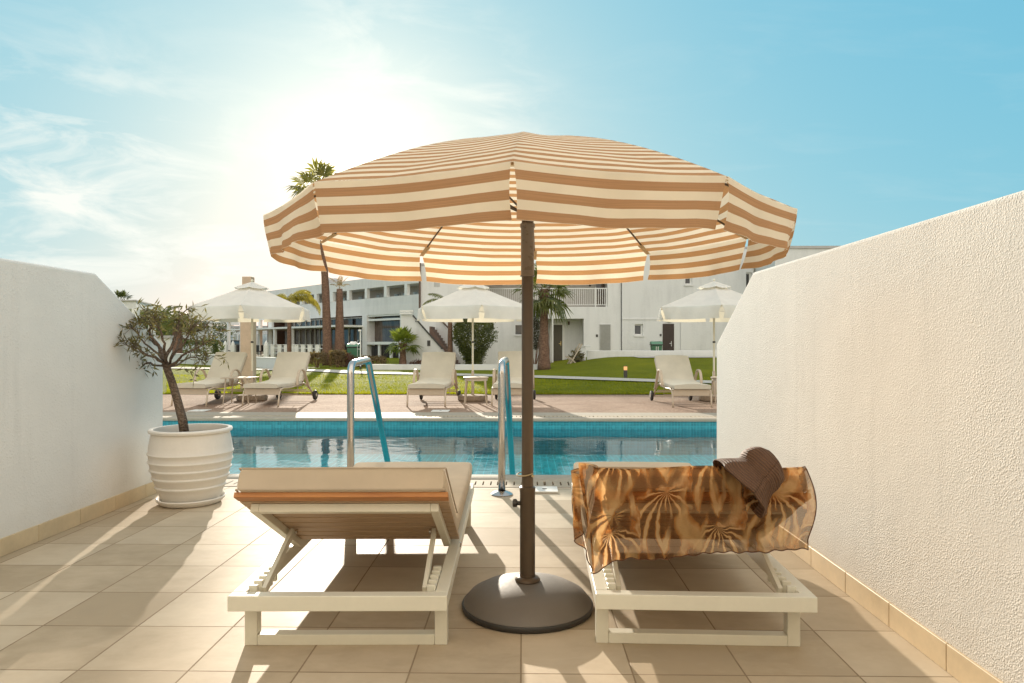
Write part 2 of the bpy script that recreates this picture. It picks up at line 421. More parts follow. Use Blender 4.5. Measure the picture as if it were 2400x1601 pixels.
def strawmat():
    m, nt, out = newmat('brown_straw'); N = NT(nt)
    uv = N.coord('UV')
    w1 = N.n('ShaderNodeTexWave', _bands_direction='Y', Vector=uv, Scale=8.0, Distortion=0.6, Detail=1.0).outputs[1]
    w2 = N.n('ShaderNodeTexWave', _bands_direction='X', Vector=uv, Scale=34.0, Distortion=0.4, Detail=1.0).outputs[1]
    h = N.math('MULTIPLY', w1, N.math('ADD', 0.6, N.math('MULTIPLY', w2, 0.4))); n = N.noise(N.coord(), 60, 3)
    col = N.ramp(N.math('ADD', N.math('MULTIPLY', h, 0.7), N.math('MULTIPLY', n, 0.35)), [(0.05, (0.055, 0.023, 0.010)), (0.9, (0.155, 0.070, 0.030))])
    pb = N.n('ShaderNodeBsdfPrincipled', Base__Color=col, Roughness=0.65, Normal=N.bump(h, 0.8, 0.004))
    nt.links.new(pb.outputs[0], out.inputs[0]); return m

TILE = tile_floor()
STUC_R = stucco('rough_white_stucco', (0.68, 0.645, 0.595), 0.65, 115.0, 0.007, 18.0)
STUC_L = stucco('smooth_white_stucco', (0.80, 0.78, 0.745), 0.4, 70.0, 0.005, 9.0)
SKIRT = M('skirting_tile', (0.60, 0.47, 0.30), 0.45, var=0.14, scale=4, bump=0.1)
GROUT = M('grout', (0.22, 0.16, 0.11), 0.9)
COPE = M('pool_coping_stone', (0.38, 0.335, 0.27), 0.75, spec=0.15, var=0.12, scale=6, bump=0.3, bscale=90)
GRATE = M('grating_plastic', (0.42, 0.35, 0.26), 0.7, spec=0.15, var=0.15, scale=9, bump=0.2)
PTILE = pool_tile('turquoise_mosaic', (0.03, 0.27, 0.34), 0.025 * 2)
PFLOOR = pool_tile('pool_floor_mosaic', (0.06, 0.64, 0.70), 0.10)
WATER = water(); LAWN = lawn(); PEBBLE = pebble()
PATHM = M('concrete_path', (0.50, 0.46, 0.40), 0.85, var=0.15, scale=1.5, bump=0.3)
SOILG = M('dry_ground', (0.22, 0.19, 0.11), 0.95, var=0.25, scale=0.2)
ALU = M('cream_powder_coat', (0.72, 0.69, 0.58), 0.38, var=0.05, scale=5, bump=0.06, bscale=220, bdist=0.001)
CUSH = cloth('taupe_cushion', (0.60, 0.505, 0.39), 0.06, var=0.07)
PIPE = M('cushion_piping', (0.44, 0.355, 0.265), 0.85)
TEAK_E = wood('teak_edge', (0.36, 0.13, 0.035), (0.58, 0.26, 0.08))
TEAK = wood('weathered_teak', (0.34, 0.22, 0.13), (0.56, 0.40, 0.26))
BRONZE = M('bronze_pole', (0.105, 0.075, 0.05), 0.36, metal=0.35, var=0.1, scale=4, spec=0.5)
DARKP = M('dark_plastic', (0.03, 0.026, 0.022), 0.45)
BASEM = M('dark_grey_base', (0.155, 0.135, 0.115), 0.6, var=0.08, scale=6, bump=0.25, bscale=180, bdist=0.002)
CORD = M('beige_cord', (0.42, 0.33, 0.18), 0.7)
STRIPE = cloth('striped_canvas', (0.86, 0.80, 0.69), 0.42, (0.86, 0.77, 0.61), var=0.05, stripes=((0.50, 0.325, 0.20), (0.54, 0.275, 0.11)))
HEM = cloth('canvas_hem', (0.72, 0.60, 0.42), 0.4)
CHROME = M('polished_steel', (0.52, 0.50, 0.485), 0.2, metal=1.0, var=0.04, scale=.7)
POT = M('white_clay', (0.74, 0.70, 0.64), 0.7, var=0.06, scale=5, bump=0.15, bscale=50)
SOIL = M('potting_soil', (0.06, 0.04, 0.025), 0.95, var=0.4, scale=30, bump=0.8)
OBARK = trunkmat('olive_bark', (0.075, 0.05, 0.034), (0.22, 0.16, 0.115), 9.0)
OLEAF = leafmat('olive_leaf', (0.075, 0.066, 0.03), (0.21, 0.175, 0.085), 0.3, 8.0)
SCARF = scarfmat(); STRAW = strawmat()
SCHEM = M('scarf_hem', (0.09, 0.035, 0.015), 0.9)
RESIN = M('beige_resin', (0.50, 0.41, 0.31), 0.5, var=0.08, scale=5)
MATT = cloth('pale_mattress', (0.63, 0.585, 0.49), 0.06)
WHCANV = cloth('white_canvas', (0.79, 0.79, 0.77), 0.30, (0.88, 0.80, 0.62), var=0.05)
CREAMP = M('cream_pole', (0.72, 0.68, 0.55), 0.45)
BLOCK = M('pebble_concrete', (0.34, 0.26, 0.19), 0.9, var=0.4, scale=25, bump=0.8, bscale=40, bdist=0.02)
RUBBER = M('dark_rubber', (0.025, 0.02, 0.018), 0.6)
PILLAR = M('sandstone', (0.52, 0.40, 0.29), 0.85, var=0.16, scale=4, bump=0.5, bscale=30, bdist=0.01)
WHITE = plaster('white_render', (0.72, 0.71, 0.69))
WHITE2 = plaster('white_render_b', (0.69, 0.685, 0.67))
WPAINT = M('white_paint', (0.76, 0.75, 0.72), 0.5, var=0.05)
GREYP = M('grey_louvre', (0.48, 0.47, 0.45), 0.6)
DDOOR = wood('dark_door', (0.025, 0.014, 0.010), (0.055, 0.03, 0.02), (10, 10, 1))
ODOOR = wood('olive_door', (0.06, 0.05, 0.03), (0.10, 0.085, 0.055), (10, 10, 1))
BRASS = M('brass', (0.6, 0.45, 0.2), 0.35, metal=0.9)
GLASSB = glass('brown_glass', (0.085, 0.062, 0.048))
GLASSD = glass('dark_glass', (0.045, 0.042, 0.04))
GLASSP = glass('pale_glass', (0.45, 0.45, 0.42))
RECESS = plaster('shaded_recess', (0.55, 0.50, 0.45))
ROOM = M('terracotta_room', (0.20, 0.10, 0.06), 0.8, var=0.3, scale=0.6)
STEP = M('brown_step', (0.17, 0.11, 0.085), 0.85, var=0.2)
RAILD = M('dark_rail', (0.05, 0.045, 0.04), 0.5)
BROWNP = M('brown_pipe', (0.11, 0.065, 0.045), 0.6)
BIN = M('green_bin', (0.055, 0.16, 0.085), 0.5, var=0.08)
BINL = M('green_bin_lid', (0.10, 0.23, 0.15), 0.5)
PTRUNK = trunkmat('palm_trunk', (0.10, 0.052, 0.034), (0.25, 0.145, 0.095), 2.2)
PTRUNK2 = trunkmat('palm_boot', (0.085, 0.05, 0.025), (0.30, 0.19, 0.09), 7.0)
PFAN = leafmat('fan_leaf', (0.09, 0.13, 0.02), (0.24, 0.26, 0.05), 0.45, 2.0)
PFRD = leafmat('frond_leaf', (0.07, 0.085, 0.025), (0.20, 0.20, 0.06), 0.35, 2.0)
PYEL = leafmat('yellow_frond', (0.20, 0.17, 0.04), (0.42, 0.32, 0.05), 0.45, 2.0)
PDRY = leafmat('dry_frond', (0.16, 0.10, 0.06), (0.30, 0.21, 0.13), 0.3, 2.0)
PSUN = leafmat('sunlit_frond', (0.12, 0.115, 0.05), (0.30, 0.25, 0.12), 0.5, 2.0)  # paler than the other fronds: bleaching by glare put into the colour
PDARK = leafmat('dark_frond', (0.035, 0.045, 0.018), (0.10, 0.11, 0.04), 0.3, 2.0)
BUSHM = leafmat('bush_leaf', (0.05, 0.062, 0.012), (0.15, 0.16, 0.035), 0.25, 1.6)
IVYM = leafmat('ivy_leaf', (0.03, 0.035, 0.016), (0.10, 0.085, 0.045), 0.2, 3.0)
HEDGEM = leafmat('dry_hedge_leaf', (0.11, 0.07, 0.03), (0.24, 0.17, 0.075), 0.25, 2.5)
GREENH = leafmat('green_hedge_leaf', (0.04, 0.06, 0.015), (0.12, 0.14, 0.035), 0.25, 0.8)
REDH = leafmat('red_shrub_leaf', (0.09, 0.035, 0.02), (0.20, 0.09, 0.05), 0.25, 3.0)
GRASSB = leafmat('grass_blade', (0.15, 0.165, 0.005), (0.34, 0.31, 0.010), 0.5, 0.7, 0.7)
LAMPG = emit('lamp_glow', (1.0, 0.50, 0.20), 0.34)
LIDW = M('white_lid', (0.75, 0.73, 0.68), 0.5)
ROOFT = M('roof_grey', (0.45, 0.43, 0.42), 0.8)
# ---------------------------------------------------------------- setting: floor, pool, deck, lawn
def S(t): t = max(0.0, min(1.0, t)); return t * t * (3 - 2 * t)
def zt(x, y): return 0.52 * S((x - 0.2) / 4.6) * S((y - 23.5) / 9.0)
PX0, PX1 = -13.0, 10.0          # pool ends
PN, PFAR, WZ = 6.23, 10.93, -0.16
def struct(mb, name, mat, **k): return tag(mb.build(name, mat, **k), kind='structure')
m = MB(); m.grid(lambda u, v: (-16 + 29 * u, -4 + 9.735 * v, 0), 1, 1)
struct(m, 'terrace_floor', TILE)
m = MB()
for (x0, x1, y0, y1) in ((-700, 700, -500, -3.9), (-700, -15.9, -3.9, 16.2), (12.9, 700, -3.9, 16.2), (-700, 700, 16.2, 1400), (PX1 + .2, 12.9, -3.9, 16.2), (-15.9, PX0 - .2, -3.9, 16.2)):
    m.add([(x0, y0, -.03), (x1, y0, -.03), (x1, y1, -.03), (x0, y1, -.03)], [(0, 1, 2, 3)])
struct(m, 'ground', SOILG)
# pool basin
m = MB()
m.add([(PX0, PN, -.56), (PX1, PN, -.56), (PX1, PFAR, -.56), (PX0, PFAR, -.56)], [(0, 1, 2, 3)])
struct(m, 'pool_floor', PFLOOR)
m = MB()
m.box(PX0 - .2, PX1 + .2, PFAR, PFAR + .18, -.60, -.035); m.box(PX0 - .2, PX1 + .2, PN - .18, PN, -.60, -.035)
m.box(PX0 - .2, PX0, PN, PFAR, -.60, -.035); m.box(PX1, PX1 + .2, PN, PFAR, -.60, -.035)
struct(m, 'pool_wall', PTILE)
m = MB(); m.grid(lambda u, v: (PX0 + (PX1 - PX0) * u, PN + (PFAR - PN) * v, WZ), 1, 1)
struct(m, 'pool_water', WATER)
def coping(y_lip, sgn, name):
    """rounded lip + slotted grating; sgn=+1 the pool lies at greater y"""
    m = MB()
    prof = [(0.03, -.034), (0.03, -.012)] + [(0.015 + .015 * math.cos(a), -.005 + .016 * math.sin(a)) for a in (R(20), R(50), R(90))] + [(-.17, .010), (-.185, .002), (-.185, -.034)]
    m.prism([(y_lip + sgn * a, b) for a, b in prof], 0, PX0 - .18, PX1 + .18)
    struct(m, name, COPE, smooth=True)
coping(PN, 1, 'pool_coping'); coping(PFAR, -1, 'pool_coping')
def grating(ya, yb, pitch, x0, x1):
    m = MB(); d = (yb - ya)
    m.box(x0, x1, ya, ya + d * .24, -.03, .004); m.box(x0, x1, yb - d * .24, yb, -.03, .004)
    n = int((x1 - x0) / pitch)
    for i in range(n):
        g = .012 if i % 6 else .02
        m.box(x0 + i * pitch, x0 + (i + 1) * pitch - g, ya + d * .24, yb - d * .24, -.03, .004)
    struct(m, 'drain_grating', GRATE)
    m = MB(); m.box(x0, x1, ya + .002, yb - .002, -.06, -.032); struct(m, 'drain_channel', RUBBER)
grating(PN - .485, PN - .187, .066, -7.0, 6.0); grating(PFAR + .187, PFAR + .50, .066, -10.0, 7.5)
m = MB(); m.box(PX0 - .18, PX1 + .18, PFAR + .503, 11.93, -.05, .002); struct(m, 'stone_band', COPE)
m = MB(); m.grid(lambda u, v: (-16 + 29 * u, 11.93 + 4.15 * v, 0), 1, 1); struct(m, 'pool_deck', PEBBLE)
m = MB(); m.grid(lambda u, v: (lambda x, y: (x, y, .012 + zt(x, y) + .02 * noise.noise(Vector((x * .3, y * .3, 0)))))(-50 + 80 * u, 16.08 + 44 * v), 130, 90)
struct(m, 'lawn', LAWN, smooth='all')
def strip(pts, w, name, mat, lift=.045, n=8):
    m = MB(); P = []
    for (a, b) in zip(pts, pts[1:]):
        for k in range(n): P.append(Vector(a).lerp(Vector(b), k / n))
    P.append(Vector(pts[-1])); vs = []
    for i, p in enumerate(P):
        d = (P[min(i + 1, len(P) - 1)] - P[max(i - 1, 0)]).normalized(); q = Vector((-d.y, d.x))
        for s in (-1, 1):
            c = p + q * w / 2 * s; vs.append((c.x, c.y, zt(c.x, c.y) + lift))
    m.add(vs, [(2*i, 2*i+1, 2*i+3, 2*i+2) for i in range(len(P) - 1)])
    return struct(m, name, mat)
strip([(-22, 33.5), (-13, 31.2), (-8.6, 29.2), (-6.3, 27.0), (-3.2, 25.9), (.37, 24.0), (4.2, 21.4), (8, 19.6), (14, 17.6)], 1.45, 'path', PATHM)
strip([(5.2, 32.5), (9, 32.6), (20, 32.6)], 2.3, 'walkway', PATHM)
# grass blades: one uncountable mass
rg = random.Random(3); vs = []; fs = []
for i in range(52000):
    y = 16.1 + 9.5 * rg.random() ** 1.5; x = (-0.52 + 0.88 * rg.random()) * y
    if i < 5000: y = 16.04 + rg.random() * .12
    z = zt(x, y) + .005; h = .03 + .035 * rg.random(); a = rg.random() * PI; w = .005 + .004 * rg.random()
    l = .03 * (rg.random() - .5); k = .03 * (rg.random() - .5)
    b = len(vs); vs += [(x - w * math.cos(a), y - w * math.sin(a), z), (x + w * math.cos(a), y + w * math.sin(a), z), (x + l, y + k, z + h)]
    fs.append((b, b + 1, b + 2))
m = MB(); m.v = vs; m.f = fs
tag(m.build('grass', GRASSB, fix=False), 'short sunlit green grass blades of the lawn beside the pebble deck', 'grass', kind='stuff')

# ---------------------------------------------------------------- terrace walls
def privacy_wall(x, side, stuc, label, rough):
    """side=+1: the terrace lies at greater x"""
    t = thing('terrace_wall', label, 'wall', (x, 2.5, 0))
    ye, yc, zc, ze = 5.6, 4.71, 1.68, 1.19
    m = MB(); th = .22
    poly = [(-2.6, 0), (ye, 0), (ye, ze), (yc, zc), (-2.6, zc)]
    m.prism(poly, 0, x - side * th, x)
    m.build('wall_body', stuc, t, world=True, bevel=.018, seg=3)
    m = MB(); f = x + side * .012; y = -1.835 + .0
    ys = [-2.19 + .395 * k for k in range(20)]
    for a in ys:
        if a > ye - .05: break
        m.box(x, f, a + .002, min(a + .393, ye), .001, .102)
    m.build('skirting', SKIRT, t, world=True, bevel=.0015, seg=1)
    m = MB(); m.box(x, x + side * .006, -2.2, ye - .002, .001, .098); m.build('skirting_grout', GROUT, t, world=True)
    return t
privacy_wall(-2.935, 1, STUC_L, 'smooth white terrace wall on the left, behind the potted olive tree', False)
privacy_wall(1.556, -1, STUC_R, 'rough stuccoed white terrace wall on the right, beside the lounger with the scarf', True)
# ---------------------------------------------------------------- near lounger
def cushion(mb, path, width, thick, rr=.022, puff=.008, nx=10):
    """mattress swept along path [(y,z)] of its underside; cross-section rounded; both ends capped"""
    P = [Vector((0, a, b)) for a, b in path]; n = len(P); rings = []
    sec = []
    hw, ht = width / 2, thick
    for cx, cz, a0 in ((hw - rr, rr, -90), (hw - rr, ht - rr, 0), (-hw + rr, ht - rr, 90), (-hw + rr, rr, 180)):
        for k in range(4): 
            a = R(a0 + 30 * k); sec.append((cx + rr * math.cos(a), cz + rr * math.sin(a)))
        if a0 == 0:
            for k in range(1, nx):
                t = k / nx; sec.append((hw - rr - (width - 2 * rr) * t, ht + puff * math.sin(PI * t)))
    vs = []; fs = []; ns = len(sec)
    for i, p in enumerate(P):
        d = (P[min(i + 1, n - 1)] - P[max(i - 1, 0)]).normalized()
        nr = Vector((0, -d.z, d.y))
        if nr.z < 0: nr = -nr
        e = 1.0
        if i in (0, n - 1): e = .985
        for x, z in sec:
            zz = thick / 2 + (z - thick / 2) * (e if i in (0, n-1) else 1)
            vs.append(Vector((x * e, p.y, p.z)) + Vector((0, nr.y * zz, nr.z * zz)))
    for i in range(n - 1):
        for k in range(ns): fs.append((i*ns+k, i*ns+(k+1) % ns, (i+1)*ns+(k+1) % ns, (i+1)*ns+k))
    fs.append(tuple(range(ns))[::-1]); fs.append(tuple((n-1)*ns+k for k in range(ns)))
    mb.add(vs, fs)
def near_lounger(loc, rz, label):
    t = thing('sun_lounger', label, 'sun lounger', loc, rz, 'cream framed sun loungers on the tiled terrace')
    W = .414; Z0, Z1 = .188, .246
    m = MB()
    m.box(-W, W, 0, .05, Z0, Z1); m.box(-W, W, 2.05, 2.10, Z0, Z1)
    for s in (-1, 1): m.box(s * W, s * (W - .05), .0505, 2.0495, Z0, Z1)
    m.build('frame', ALU, t, bevel=.003)
    for y in (.14, 1.90):
        m = MB(); w = W - .012
        for s in (-1, 1): m.box(s * w, s * (w - .05), y, y + .05, 0, Z0 - .0005)
        m.box(-w + .0505, w - .0505, y, y + .05, 0, .042)
        m.build('leg_frame', ALU, t, bevel=.003)
    # backrest: local frame along slope
    hy, hz, ang = .70, .262, R(152.0)
    d = Vector((0, math.cos(ang), math.sin(ang))); nr = Vector((0, math.sin(-ang + PI), -math.cos(ang)))
    nr = Vector((0, d.z, -d.y));  nr = nr if nr.z > 0 else -nr
    L = .735
    def Q(x, s, h): return Vector((x, hy, hz)) + d * s + nr * h
    m = MB(); w = .37
    def sl(x0, x1, s0, s1, h0, h1):
        m.add([Q(x0,s0,h0),Q(x1,s0,h0),Q(x1,s1,h0),Q(x0,s1,h0),Q(x0,s0,h1),Q(x1,s0,h1),Q(x1,s1,h1),Q(x0,s1,h1)], [(0,3,2,1),(4,5,6,7),(0,1,5,4),(1,2,6,5),(2,3,7,6),(3,0,4,7)])
    for s in (-1, 1): sl(s * w, s * (w - .032), 0.0, L - .085, -.034, -.001)
    sl(-w + .0325, w - .0325, L - .117, L - .085, -.034, -.001)
    m.build('backrest_frame', ALU, t, bevel=.0025)
    m = MB(); n = 8; g = (L - .055) / n
    for i in range(n): sl(-.41, .41, .0 + i * g, (i + 1) * g - .011, .0, .018)
    m.build('backrest', TEAK, t, bevel=.002)
    m = MB(); sl(-.412, .412, L - .055, L, .0, .0215); m.build('top_slat', TEAK_E, t, bevel=.003)
    m = MB()
    for i in range(13): m.box(-W + .03, W - .03, .80 + i * .098, .80 + i * .098 + .086, Z1 + .001, Z1 + .018)
    m.build('seat_slats', TEAK, t, bevel=.002)
    for s in (-1, 1):
        m = MB(); x = s * .315
        m.bar(Vector((x, .475, .362)), (x, .115, .225), .034, .018, (1, 0, 0))
        m.build('strut', ALU, t, bevel=.002)
        for yy_, zz_ in ((.475, .362), (.70, .236)):
            m = MB(); m.lathe([(.0, -.004), (.011, -.004), (.011, .004), (.0, .004)], 10, Matrix.Translation((s * .297 if yy_ < .6 else s * .416, yy_, zz_)) @ Matrix.Rotation(R(90), 4, 'Y'), cap=False)
            m.build('bolt', CHROME, t)
        m = MB()
        for k in range(5): m.box(s * (W - .052), s * (W - .085), .075 + k * .055, .095 + k * .055, Z0 + .012 , Z1 + .014)
        m.box(s * (W - .0515), s * (W - .056), .06, .33, Z0 + .005, Z1 + .002)
        m.build('ratchet', ALU, t, bevel=.004)
    m = MB()
    def bk(s): q = Q(0, s, .0205); return (q.y, q.z)
    path = [bk(L + .02), bk(L + .012), bk(L * .75), bk(L * .5), bk(L * .25), bk(.06), (.745, Z1 + .026), (.80, Z1 + .0195)] + [(.80 + 1.30 * k / 6, Z1 + .0195) for k in range(1, 4)] + [(1.70, Z1 + .022), (1.90, Z1 + .030), (2.06, Z1 + .043), (2.12, Z1 + .049), (2.13, Z1 + .050)]
    cushion(m, path, .80, .090, puff=.004)
    mt = m.build('mattress', CUSH, t, smooth=True)
    m = MB()
    for h, e in ((.004, .0), (.088, .0)):
        for s in (-1, 1):
            pts = [Q(s * .401, q, .0205 + h) for q in (L + .015, L * .5, .07)]
            m.tube(pts, .0035, 6)
        m.tube([Q(-.40, L + .021, .0205 + h), Q(.40, L + .021, .0205 + h)], .0035, 6)
    m.build('piping', PIPE, mt)
    return t
NL = near_lounger((-.70, 2.595, 0), R(1.3), 'bare cream sun lounger with tilted backrest and orange teak edge, nearer the olive pot')
NR = near_lounger((.69, 2.62, 0), R(-1.5), 'cream sun lounger beside the rough wall, its backrest draped with a brown scarf')

# ---------------------------------------------------------------- striped parasol
def cmul(v, k): return Vector((v.x * k, v.y * k, v.z))
def canopy_panel(mb, n, k, rad, zf, rot, nu=8, nv=14, sag=.012, r0=.02, slope=1.0):
    a0, a1 = rot + 2 * PI * k / n, rot + 2 * PI * (k + 1) / n
    def fn(u, v):
        r = r0 + (rad - r0) * v
        p = Vector((math.cos(a0), math.sin(a0), 0)).lerp(Vector((math.cos(a1), math.sin(a1), 0)), u) * r
        z = zf(r) - sag * 4 * u * (1 - u) * v ** .7 + .006 * noise.noise(Vector((p.x * 5, p.y * 5, k * 1.7))) * min(1, 4 * u * (1 - u) * 2)
        return (p.x, p.y, z)
    ap = math.cos(PI / n)
    mb.grid(fn, nu, nv, lambda u, v: (u * rad, (rad - r0) * (1 - v) * ap * slope))
def valance(mb, n, k, rad, z0, h, rot, inset0, inset1, flare, seed, nu=14, nv=5, curl=0.0, wav=.008):
    a0, a1 = rot + 2 * PI * k / n, rot + 2 * PI * (k + 1) / n
    A, B = Vector((math.cos(a0), math.sin(a0), 0)) * rad, Vector((math.cos(a1), math.sin(a1), 0)) * rad
    L = (B - A).length; e = (B - A) / L; o = Vector((e.y, -e.x, 0)); rr = random.Random(seed); ph = rr.random() * 6; amp = wav * (.6 + .8 * rr.random())
    sk = (rr.random() - .5) * .01
    def fn(u, v):
        ins = inset0 + (inset1 - inset0) * math.sin(min(1, v * 1.2) * PI / 2)
        p = A.lerp(B, (ins + (L - 2 * ins) * u) / L)
        w = amp * math.sin(u * 9 + ph) * v + amp * .6 * math.sin(u * 21 + ph * 2) * v * v
        c = curl * v * v * (max(0, 1 - u * 6) + max(0, 1 - (1 - u) * 6))
        p = p + o * (flare * v + w - c)
        return (p.x, p.y, z0 - h * v + sk * (u - .5) * v - .012 * 4 * u * (1 - u))
    mb.grid(fn, nu, nv, lambda u, v: (u * L, -h * v))
PAR = thing('striped_parasol', 'large brown and cream striped parasol on a bronze pole between the two near loungers', 'parasol', (.02, 3.14, 0))
m = MB()
m.lathe([(.0, 0), (.275, 0), (.29, .006), (.293, .022), (.288, .034), (.262, .064), (.21, .092), (.14, .112), (.075, .121), (.05, .1225), (.0, .1225)], 64, cap=False)
m.build('base', BASEM, PAR, smooth=True)
m = MB(); m.lathe([(.280, .0015), (.2945, .003), (.2975, .010), (.2975, .022), (.2945, .028), (.288, .028)], 64, cap=False); m.build('base_rim', DARKP, PAR, smooth=True)
m = MB(); m.lathe([(.056, .1235), (.058, .128), (.052, .138), (.037, .144), (.037, .15)], 32); m.build('pole_socket', BRONZE, PAR, smooth=True)
m = MB(); m.lathe([(.0345, .15), (.0345, .525), (.036, .53), (.036, .545), (.03, .55)], 32); m.build('lower_tube', BRONZE, PAR, smooth=True)
m = MB(); m.lathe([(.0265, .55), (.0265, 2.06)], 28); m.build('upper_pole', BRONZE, PAR, smooth=True)
m = MB(); m.lathe([(.027, 1.50), (.034, 1.502), (.034, 1.505), (.030, 1.51), (.030, 1.72), (.034, 1.725), (.034, 1.74), (.027, 1.745)], 28); m.build('tilt_collar', M('clear_collar', (.20, .165, .13), .3), PAR, smooth=True)
m = MB(); m.tube([(-.034, -.008, .475), (-.052, -.008, .475)], .010, 10); m.lathe([(.0, 0), (.012, .0), (.019, .004), (.019, .018), (.012, .022), (0, .022)], 8, Matrix.Translation((-.046, -.008, .475)) @ Matrix.Rotation(R(-90), 4, 'Y'), cap=False)
m.build('knob', DARKP, PAR, smooth=True)
m = MB(); cp = []
for k in range(26):
    a = 2 * PI * k / 24; cp.append((-.012 + .036 * math.cos(a) , .036 * math.sin(a), .607 + .006 * math.sin(a + 1)))
m.tube(cp, .0028, 6); m.tube([(.02, -.029, .604), (.024, -.032, .602), (.027, -.033, .598)], .006, 6)
m.build('cord', CORD, PAR, smooth=True)
RAD, ZE, AP = 1.131, 1.727, 2.115
def zf(r): return ZE + (AP - ZE) * (1 - (r / RAD) ** 1.55)
NP = 10; ROT = R(-92.6)
m = MB()
for k in range(NP): canopy_panel(m, NP, k, RAD, zf, ROT, sag=.012, slope=1.06)
can = m.build('canopy', STRIPE, PAR, smooth='all', fix=False)
for k in range(NP):
    m = MB(); valance(m, NP, k, RAD * 1.003, ZE + .001, .166, ROT, .004, .027 if k not in (0, 9) else .016, -.004, k * 3 + 1, curl=.03, wav=.012)
    m.build('valance', STRIPE, can, smooth='all', fix=False)
for k in range(NP):
    a = ROT + 2 * PI * k / NP; m = MB()
    pts = [(r * math.cos(a), r * math.sin(a), zf(r) - .012) for r in (.05, .2, .4, .6, .8, .95, RAD - .07)]
    m.tube(pts, .005, 6)
    mid = .46; m.tube([(.045 * math.cos(a), .045 * math.sin(a), 1.80), (mid * math.cos(a), mid * math.sin(a), zf(mid) - .02)], .0045, 6)
    r_ = m.build('rib', BRONZE, PAR)
    m = MB(); p0 = Vector((math.cos(a), math.sin(a), 0)) * (RAD - .09); p1 = Vector((math.cos(a), math.sin(a), 0)) * (RAD - .002); s = Vector((-math.sin(a), math.cos(a), 0)) * .016
    m.add([p0 - s + Vector((0,0,zf(RAD-.09) - .019)), p0 + s + Vector((0,0,zf(RAD-.09) - .019)), p1 + s * .7 + Vector((0,0,ZE - .012)), p1 - s * .7 + Vector((0,0,ZE - .012))], [(0,1,2,3)])
    m.build('rib_pocket', HEM, r_, solid=.004)
m = MB(); m.lathe([(.03, 1.77), (.045, 1.775), (.045, 1.815), (.03, 1.82)], 20); m.build('runner', DARKP, PAR, smooth=True)
m = MB(); m.lathe([(.0, AP + .03), (.012, AP + .03), (.03, AP + .022), (.036, AP + .012), (.038, AP - .004)][::-1], 24); m.build('finial', DARKP, PAR, smooth=True)

# ---------------------------------------------------------------- scarf and hat on the right lounger
def lerp_tab(tab, t):
    for (a, x), (b, y) in zip(tab, tab[1:]):
        if t <= b: return x + (y - x) * (t - a) / (b - a)
    return tab[-1][1]
bot = [(0, 1344), (.04, 1338), (.09, 1318), (.16, 1309), (.3, 1312), (.45, 1302), (.58, 1294), (.8, 1294), (.9, 1288), (1, 1287)]
def scarf_pt(u, v):
    # v: 0 on the mattress top, .16 over the edge, 1 hem
    if u < 0:       # wraps round the mattress side
        k = -u; q = at(1392, 1100, 2.64)
        yy = 2.64 + k * 1.0
        ztop = .722 - .55 * max(0, yy - 2.70)
        fold = .016 * math.sin(k * 70 + v * 3) + .010 * math.sin(k * 31 + v * 7)
        x = q.x - .012 - .05 * min(1, k * 8) * (1 - .3 * v) + fold * min(1, k * 12)
        if v < .16:
            w = v / .16; return (x + .03 * (1 - w), yy + .01 * (1 - w), ztop + .006 + .006 * w)
        w = (v - .16) / .84
        drop = (.40 - .9 * k) * w
        return (x - .01 * math.sin(w * 5 + k * 40), yy - .02 * w, ztop + .012 - max(.10, .40 - 1.0 * k) * w)
    xt = 1392 + (1889 - 1392) * u; xb = 1386 + (1894 - 1386) * u
    yt = 1098 + 4 * math.sin(u * 9) + (-3 if u > .9 else 0)
    top = at(xt, yt - 4, 2.655)
    if v < .16:
        w = v / .16
        return (top.x, 2.82 - (2.82 - 2.655) * w, top.z - .085 * (1 - w) + .012 * math.sin(w * PI))
    w = (v - .16) / .84
    yb = lerp_tab(bot, u) + 1.6 * math.sin(u * 95) + 1.2 * math.sin(u * 57)
    px = xt + (xb - xt) * w + (22 * math.sin(PI * min(1, w * 1.15)) * max(0, (u - .8) / .2)) - 10 * math.sin(PI * w) * max(0, 1 - u * 8)
    py = yt + (yb - yt) * w
    f = .016 * math.sin(u * 24 + w * 2.5) * w + .008 * math.sin(u * 61 + 2) * w + .012 * math.sin(u * 13 + 1) * w
    bulge = .020 * S(w * 4)
    return tuple(at(px, py, 2.632 - bulge + f * .8))
U0 = -.24
m = MB(); m.grid(lambda u, v: scarf_pt(U0 + (1 - U0) * u, v), 150, 56, lambda u, v: ((U0 + (1 - U0) * u) * .80, v * .36))
sc = m.build('scarf', SCARF, None, smooth='all', fix=False)
tag(sc, 'sheer brown and gold marbled scarf draped over the right lounger backrest', 'scarf')
m = MB(); m.tube([scarf_pt(U0 + (1 - U0) * k / 160, 1.0) for k in range(161)], .0022, 5); m.tube([scarf_pt(1, k / 40) for k in range(41)], .0022, 5)
m.build('hem', SCHEM, sc)
HATC = at(1732, 1143, 2.575)
ax = Vector((.79, .16, .60)).normalized(); xx = Vector((0, -1, 0)); xx = (xx - ax * xx.dot(ax)).normalized(); yy = ax.cross(xx)
HM = Matrix(((xx.x, yy.x, ax.x, HATC.x), (xx.y, yy.y, ax.y, HATC.y), (xx.z, yy.z, ax.z, HATC.z), (0, 0, 0, 1)))
prof = [(.126, -.004), (.118, .016), (.107, .038), (.097, .058), (.090, .074), (.087, .092), (.085, .115), (.079, .138), (.067, .156), (.047, .168), (.023, .173), (.001, .174)]
